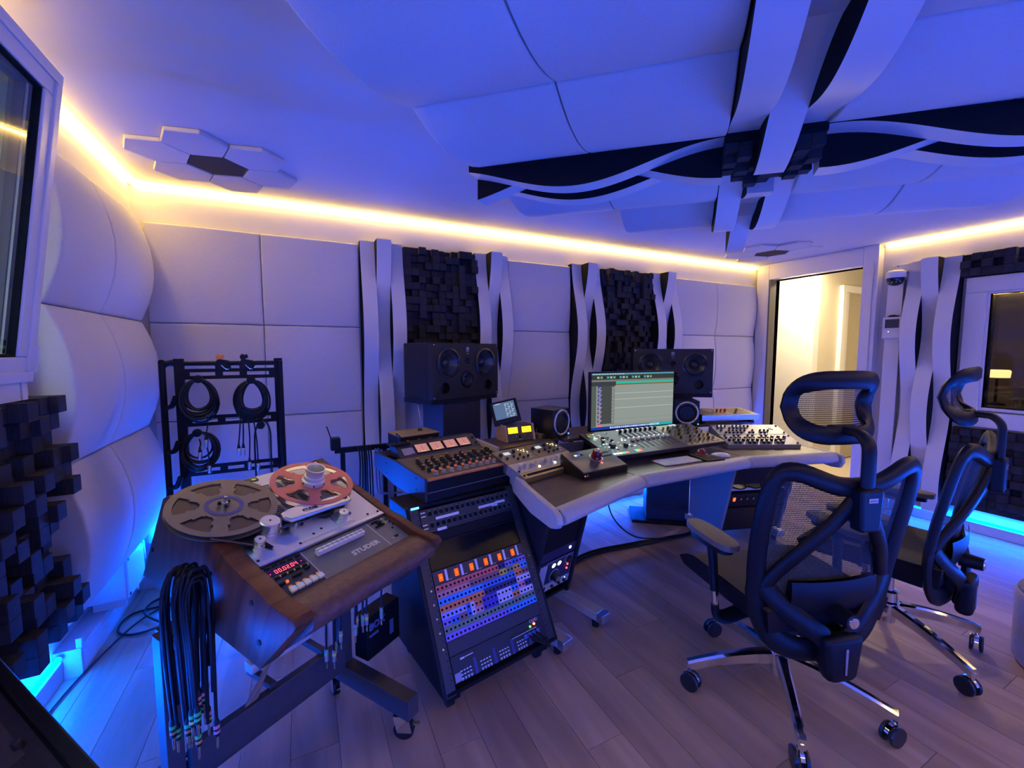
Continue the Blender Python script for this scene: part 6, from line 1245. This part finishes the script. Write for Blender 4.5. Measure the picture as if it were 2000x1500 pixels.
    P = [Vector(bp(a, z)) for a, z in pts]; P2 = []
    for i in range(len(P)):
        a, b, c, d = P[i-1], P[i], P[(i+1) % len(P)], P[(i+2) % len(P)]
        for q in (0, 1/3, 2/3): P2.append(0.5*((2*b)+(c-a)*q+(2*a-5*b+4*c-d)*q*q+(3*b-a-3*c+d)*q**3))
    def band(path, wid, thk, name, closed=False, widths=None):
        """flat moulded bar: wid measured in the back surface, thk front to back"""
        n = len(path); vs = []; fs = []
        for i in range(n):
            d = ((path[(i+1) % n]-path[i-1]) if closed else (path[min(i+1, n-1)]-path[max(i-1, 0)])).normalized()
            nrm = Vector((0, 1, 0)); s = d.cross(nrm).normalized(); nn = s.cross(d)
            w_ = (widths[i] if widths else wid)/2; e = 0.32
            for (p, q) in ((-w_, -thk*e), (-w_*0.6, -thk), (w_*0.6, -thk), (w_, -thk*e), (w_, thk*e), (w_*0.6, thk*0.8), (-w_*0.6, thk*0.8), (-w_, thk*e)): vs.append(tuple(path[i]+s*p+nn*q))
        m = n if closed else n-1
        for i in range(m):
            o, o2 = 8*i, 8*((i+1) % n)
            for j in range(8): fs.append((o+j, o+(j+1) % 8, o2+(j+1) % 8, o2+j))
        if not closed: fs += [tuple(range(7, -1, -1)), tuple(8*(n-1)+j for j in range(8))]
        return MB().add(vs, fs).build(name, FR, t, smooth=50)
    wd = [0.060 if p.z > 0.86 else (0.066 if p.z > 0.55 else 0.078) for p in P2]
    band(P2, 0.05, 0.017, 'back_frame', True, wd)
    for s in (-1, 1):
        band([Vector(p) for p in bez([bp(0.020*s, 0.880, 0.012), bp(0.075*s, 0.80, 0.014), bp(0.150*s, 0.70, 0.012), bp(0.205*s, 0.615, 0.004), bp(0.238*s, 0.54, 0.0)], 6)], 0.050, 0.015, 'back_strut')
        band([Vector(p) for p in bez([bp(0.240*s, 0.565, 0.0), bp(0.185*s, 0.50, 0.018), bp(0.105*s, 0.435, 0.034), bp(0.045*s, 0.385, 0.040), bp(0.02*s, 0.30, 0.032)], 6)], 0.066, 0.016, 'lower_strut')
    # mesh stretched over the back and the lumbar pad
    def half(z):
        best = 0.0
        for i in range(len(outer)-1):
            (a0, z0), (a1, z1) = outer[i], outer[i+1]
            if min(z0, z1) <= z <= max(z0, z1) and abs(z1-z0) > 1e-6: best = max(best, abs(a0+(a1-a0)*(z-z0)/(z1-z0)))
        return max(best, 0.02)
    MB().grid(lambda u, v: bp((2*u-1)*half(0.325+0.612*v)*0.985, 0.325+0.612*v, -0.004), 13, 19).build('back_mesh', NET, t, smooth=60)
    MB().grid(lambda u, v: bp((2*u-1)*0.165, 0.47+0.115*v, 0.020+0.010*math.sin(3.14*v)), 11, 5).grid(lambda u, v: bp((2*u-1)*0.165, 0.47+0.115*v, 0.004), 11, 5).build('lumbar_pad', FR, t, smooth=60)
    MB().prism([(-0.075, 0.41), (0.075, 0.41), (0.066, 0.33), (0.058, 0.27), (0.04, 0.25), (-0.04, 0.25), (-0.058, 0.27), (-0.066, 0.33)], 0.215, 0.270, frame((0, 0, 0), (1, 0, 0), (0, 0, 1), (0, -1, 0))).build('back_spine', FR, t, bevel=0.020, seg=4, smooth=60)
    MB().prism([(-0.005, 0.375), (0.005, 0.375), (0.0035, 0.285), (-0.0035, 0.285)], 0.270, 0.274, frame((0, 0, 0), (1, 0, 0), (0, 0, 1), (0, -1, 0))).build('silver_trim', ALU, t, bevel=0.001)
    MB().prism([(-0.06, 0.40), (0.06, 0.40), (0.05, 0.33), (-0.05, 0.33)], 0.02, 0.26, frame((0, 0, 0), (1, 0, 0), (0, 0, 1), (0, -1, 0))).build('back_arm', FR, t, bevel=0.008)
    MB().cyl((0, -0.215, 0.475), (0, -0.285, 0.475), 0.030, 0.026, n=18).build('lumbar_knob', FR, t, smooth=40); MB().lathe([(0.019, 0), (0.018, 0.005), (0.001, 0.007)], 18).build('knob_cap', CHROME, t, smooth=40, M=frame((0, -0.285, 0.475), (1, 0, 0), (0, 0, 1), (0, -1, 0)))
    # headrest
    yT = yb(0, 0.90)
    MB().prism([(-0.034, 0.79), (0.034, 0.79), (0.042, 0.925), (-0.042, 0.925)], -yT+0.008, -yT+0.052, frame((0, 0, 0), (1, 0, 0), (0, 0, 1), (0, -1, 0))).build('headrest_socket', FR, t, bevel=0.008)
    lab = MB().box(-0.016, 0.016, yT-0.0535, yT-0.052, 0.885, 0.899).build('brand_label', mat('label_grey', (0.45, 0.45, 0.50), 0.5), t)
    text('lettering', 'SIHOO', 0.0095, frame((-0.0145, yT-0.0536, 0.8885), (1, 0, 0), (0, 0, 1), (0, -1, 0)), BLACK, lab, ext=0.0002)
    st = [(0, yT-0.030, 0.90), (0, yT-0.030, 1.00), (0, yT-0.026, 1.055), (0, yT-0.002, 1.085), (0, yT+0.025, 1.090), (0, yT+0.055, 1.092)]
    band([Vector(p) for p in bez(st, 6)], 0.046, 0.013, 'headrest_stem')
    hc = yT+0.062; 
    def hp(a, v, off=0.0):
        # v -1..1 from bottom to top; pad bows forward in profile and wraps round the head
        return (a, hc + 0.055*(1-v*v*1.15) + 0.9*a*a - 0.010 - off, 1.165+0.098*v)
    hb_ = []
    for k in range(40):
        q = 2*math.pi*k/40; c_, s_ = math.cos(q), math.sin(q); e = 0.46
        a = 0.148*math.copysign(abs(c_)**e, c_); v = 0.93*math.copysign(abs(s_)**e, s_); hb_.append(Vector(hp(a*(1-0.10*(v < 0)*abs(v)), v)))
    band(hb_, 0.060, 0.013, 'headrest_frame', True)
    MB().grid(lambda u, v: hp((2*u-1)*0.135, (2*v-1)*0.86, -0.003), 11, 11).build('headrest_mesh', NET, t, smooth=60)
    MB().box(-0.045, 0.045, hc-0.012, hc+0.020, 1.075, 1.108).build('headrest_hinge', FR, t, bevel=0.006); MB().cyl((-0.046, hc+0.002, 1.092), (-0.049, hc+0.002, 1.092), 0.006, n=12).build('hinge_screw', CHROME, t); MB().cyl((0.046, hc+0.002, 1.092), (0.049, hc+0.002, 1.092), 0.006, n=12).build('hinge_screw', CHROME, t)
    # arms
    for s in (-1, 1):
        ax = 0.282*s
        n = 28; top = []
        for k in range(n):
            q = 2*math.pi*k/n; c_, s_ = math.cos(q), math.sin(q); top.append((0.045*math.copysign(abs(c_)**0.6, c_), 0.132*math.copysign(abs(s_)**0.75, s_)))
        MB().prism([(ax+p[0], 0.045+p[1]) for p in top], 0.634, 0.658).build('arm_pad', mat('arm_pad_grey', (0.115, 0.092, 0.062), 0.6, bump=0.1, bscale=800), t, smooth=40, bevel=0.004, seg=2)
        MB().prism([(ax+p[0]*0.8, 0.045+p[1]*0.8) for p in top], 0.613, 0.634).build('pad_base', FR, t, smooth=40)
        MB().tube(bez([(ax, 0.045, 0.623), (ax-0.003*s, 0.035, 0.558), (ax-0.008*s, 0.025, 0.438)]), [0.030, 0.030, 0.030, 0.030, 0.030, 0.030, 0.029, 0.029, 0.029, 0.028, 0.028, 0.028, 0.027, 0.027, 0.027, 0.027, 0.026, 0.026, 0.026, 0.026, 0.026, 0.026, 0.026, 0.026, 0.026], 12, sx=0.62).build('arm_post', FR, t, smooth=60)
        MB().tube([(ax-0.008*s, 0.025, 0.443), (ax-0.012*s, 0.02, 0.358)], 0.021, 12, sx=0.62).build('arm_sleeve', CHROME, t, smooth=60)
        MB().tube(bez([(ax-0.010*s, 0.022, 0.383), (ax-0.014*s, 0.018, 0.343), (ax-0.05*s, 0.012, 0.330), (ax-0.13*s, 0.01, 0.350), (ax-0.22*s, 0.01, 0.358)]), 0.028, 10, sx=0.5).build('arm_bracket', FR, t, smooth=60)
        MB().box(ax-0.012, ax+0.012, 0.05, 0.10, 0.590, 0.614).build('arm_lever', mat('lever_blue_grey', (0.10, 0.12, 0.16), 0.3), t, bevel=0.005)
    return t
ch1 = make_chair()
tag(ch1, 'nearest black mesh office chair with headrest, its back to the camera', 'chair', 'two black mesh office chairs')
ch1.location = (1.645, 0.938, 0); ch1.rotation_euler = (0, 0, R(-17))
ch2 = copy_tree(ch1)
tag(ch2, 'farther black mesh office chair seen side-on beside the right wall', 'chair', 'two black mesh office chairs')
ch2.location = (2.43, 0.905, 0); ch2.rotation_euler = (0, 0, R(9))
# ================================================================== FLOOR AND CORNER ITEMS
jb = thing('junction_box', 'white plastic junction box on the skirting in the left corner', 'box', MX((-0.86, 2.56, 0.165)))
MB().box(-0.085, 0.075, -0.02, 0.22, 0, 0.21).build('body', PVC, jb, bevel=0.006); MB().box(0.075, 0.082, -0.015, 0.215, 0.005, 0.205).build('lid', PVC, jb, bevel=0.002)
for (y_, z_) in ((0.0, 0.02), (0.0, 0.19), (0.20, 0.02), (0.20, 0.19)): MB().cyl((0.082, y_, z_), (0.084, y_, z_), 0.008, n=10).build('cap_screw', BLACK, jb)
MB().tube(bez([(0.0, 0.2, 0.21), (0.03, 0.26, 0.25), (0.05, 0.30, 0.20), (0.05, 0.33, 0.05)]), 0.008, 6).build('conduit', PVC, jb, smooth=60)
for y_ in (0.02, 0.18): MB().box(-0.06, 0.06, y_-0.01, y_+0.01, -0.045, 0.0).build('spacer', PVC, jb)
tk = thing('cable_trunking', 'white cable trunking along the foot of the left wall', 'trunking', MX((XB+0.0305, 2.285, 0)))
MB().box(-0.03, 0.055, 0, 0.66, 0, 0.118).build('duct', PVC, tk, bevel=0.003); MB().box(0.055, 0.0575, 0.01, 0.65, 0.02, 0.10).build('cover', PVC, tk); MB().box(-0.03, 0.056, -0.003, 0.0, 0, 0.119).build('end_cap', PVC, tk); MB().box(0.04, 0.058, 0.0, 0.02, 0.10, 0.16).build('clip', PVC, tk)
fc = thing('floor_cable', 'tangled black cable looping over the floor in the left corner', 'cable', MX((-0.60, 2.2, 0)))
MB().tube(bez([(0.50, 0.55, 0.008), (0.30, 0.52, 0.008), (0.12, 0.50, 0.02), (-0.06, 0.52, 0.008), (-0.22, 0.50, 0.010), (-0.235, 0.36, 0.008), (-0.14, 0.30, 0.008), (0.02, 0.36, 0.014), (0.08, 0.50, 0.020), (0.0, 0.60, 0.010), (-0.14, 0.60, 0.012), (-0.16, 0.46, 0.022), (-0.04, 0.32, 0.012), (0.06, 0.24, 0.008), (0.16, 0.32, 0.008), (0.22, 0.48, 0.010), (0.34, 0.42, 0.008)], 6), 0.0055, 6).build('cable', RUBBER, fc, smooth=60)
MB().tube(bez([(0.30, 0.65, 0.008), (0.05, 0.60, 0.008), (-0.15, 0.45, 0.008), (-0.235, 0.20, 0.008), (-0.285, -0.10, 0.008), (-0.29, -0.5, 0.008)], 6), 0.0040, 6).build('cable', RUBBER, fc, smooth=60)
for k in range(5): MB().tube(bez([(0.0+.02*k, 0.42+.01*k, 0.03), (-0.05+.02*k, 0.46, 0.10+.02*k), (-0.12, 0.52, 0.16), (-0.17, 0.56, 0.20)]), 0.0055, 6).build('cable', RUBBER, fc, smooth=60)
pk = thing('power_brick', 'small black power brick on the floor beside the cable tangle', 'adapter', MX((-0.14, 2.16, 0), R(25))); MB().box(-0.06, 0.06, -0.035, 0.035, 0, 0.045).build('case', BLACK, pk, bevel=0.006); MB().cyl((-0.06, 0, 0.02), (-0.09, 0, 0.02), 0.007, n=8).build('strain_relief', RUBBER, pk)
cm_ = thing('desk_cable_run', 'run of black cables over the floor behind the desk pedestals', 'cable', MX((1.2, 2.2, 0)))
pr = random.Random(4)
for k in range(8):
    o = 0.012*k
    MB().tube(bez([(-0.05, -0.30-o*.3, 0.03), (0.10, -0.14-o*.5, 0.006+.006*(k % 3)), (0.45, 0.0-o*.6, 0.006+.006*(k % 3)), (0.80, -0.02-o*.6, 0.006+.006*(k % 2)), (1.10, -0.06-o*.5, 0.008), (1.30, -0.10-o*.3, 0.02), (1.42, -0.10, 0.06)], 6), 0.006, 6).build('cable', RUBBER, cm_, smooth=60)
MB().tube(bez([(0.66, 0.06, 0.66), (0.67, 0.07, 0.40), (0.70, 0.04, 0.20), (0.85, -0.02, 0.05), (1.1, -0.08, 0.012)], 8), 0.005, 6).build('cable', RUBBER, cm_, smooth=60)
pf_ = thing('round_pouf', 'beige round pouf with a woven grey top at the right edge', 'pouf', MX((2.855, 0.40, 0)))
MB().lathe([(0.001, 0.33), (0.19, 0.33), (0.205, 0.325), (0.21, 0.31)], 40).build('woven_top', mat('woven_grey', (0.20, 0.19, 0.19), 0.9, var=0.4, scale=120, bump=0.4, bscale=260), pf_, smooth=50)
MB().lathe([(0.208, 0.315), (0.214, 0.308), (0.216, 0.28), (0.212, 0.02), (0.20, 0.0)], 40).build('side', mat('pouf_beige', (0.48, 0.38, 0.29), 0.8), pf_, smooth=50)
# outboard module at the lower left corner, close to the camera
OBu = Vector((0.58, -0.815, 0)).normalized(); OBy = Vector((OBu.y*-1*math.cos(R(16)), OBu.x*math.cos(R(16)), math.sin(R(16)))); OBn = OBu.cross(OBy)
ob = thing('outboard_module', 'black rack module with knobs and warm lights at the lower left corner', 'audio unit', frame(Vector((-0.585, 1.225, 0.700))-OBy*0.21, OBu, OBy, OBn))
MB().box(0, 0.56, 0.0, 0.21, -0.11, -0.004).build('case', BLACKM, ob, bevel=0.004); MB().box(0, 0.56, 0.19, 0.21, -0.004, 0.012).build('edge_rail', BLACKM, ob, bevel=0.003)
pn = MB().box(0.02, 0.54, 0.005, 0.185, -0.004, 0.0).build('front_panel', mat('module_panel', (0.03, 0.026, 0.028), 0.45, var=0.15, spec=0.3), ob)
MB().box(0.17, 0.33, 0.03, 0.165, 0.0, 0.002).build('sub_panel', mat('sub_panel', (0.05, 0.045, 0.045), 0.45), pn)
for x_, y_, r_ in ((0.10, 0.14, 0.016), (0.20, 0.05, 0.020), (0.30, 0.165, 0.008), (0.40, 0.15, 0.012), (0.46, 0.10, 0.016)): MB().lathe([(r_, 0), (r_*0.9, 0.014), (r_*0.8, 0.016)], 16).build('knob', KNOBB, pn, smooth=40, M=Matrix.Translation((x_, y_, 0.0)))
for k in range(4): MB().box(0.22, 0.27-0.01*k, 0.115-0.007*k, 0.119-0.007*k, 0.002, 0.0026).build('panel_print', mat('dim_print', (0.25, 0.24, 0.25), 0.6), pn)
for x_, y_ in ((0.30, 0.06), (0.345, 0.045), (0.39, 0.07)): MB().cyl((x_, y_, 0), (x_, y_, 0.004), 0.005, n=10).build('warm_lamp', emat('warm_pip', (1.0, 0.40, 0.12), 4.0), pn)
for k in range(10): MB().cyl((0.23+0.012*k, 0.075-0.004*(k % 3), 0.002), (0.23+0.012*k, 0.075-0.004*(k % 3), 0.003), 0.0018, n=6).build('pip', CREAM, pn)
sb2 = thing('module_stand', 'black stand under the rack module at the lower left corner', 'stand', MX((-0.46, 0.80, 0)))
MB().box(-0.02, 0.02, -0.02, 0.02, 0.02, 0.53).build('post', BLACKM, sb2); MB().box(-0.16, 0.16, -0.16, 0.16, 0, 0.02).build('base_plate', BLACKM, sb2)
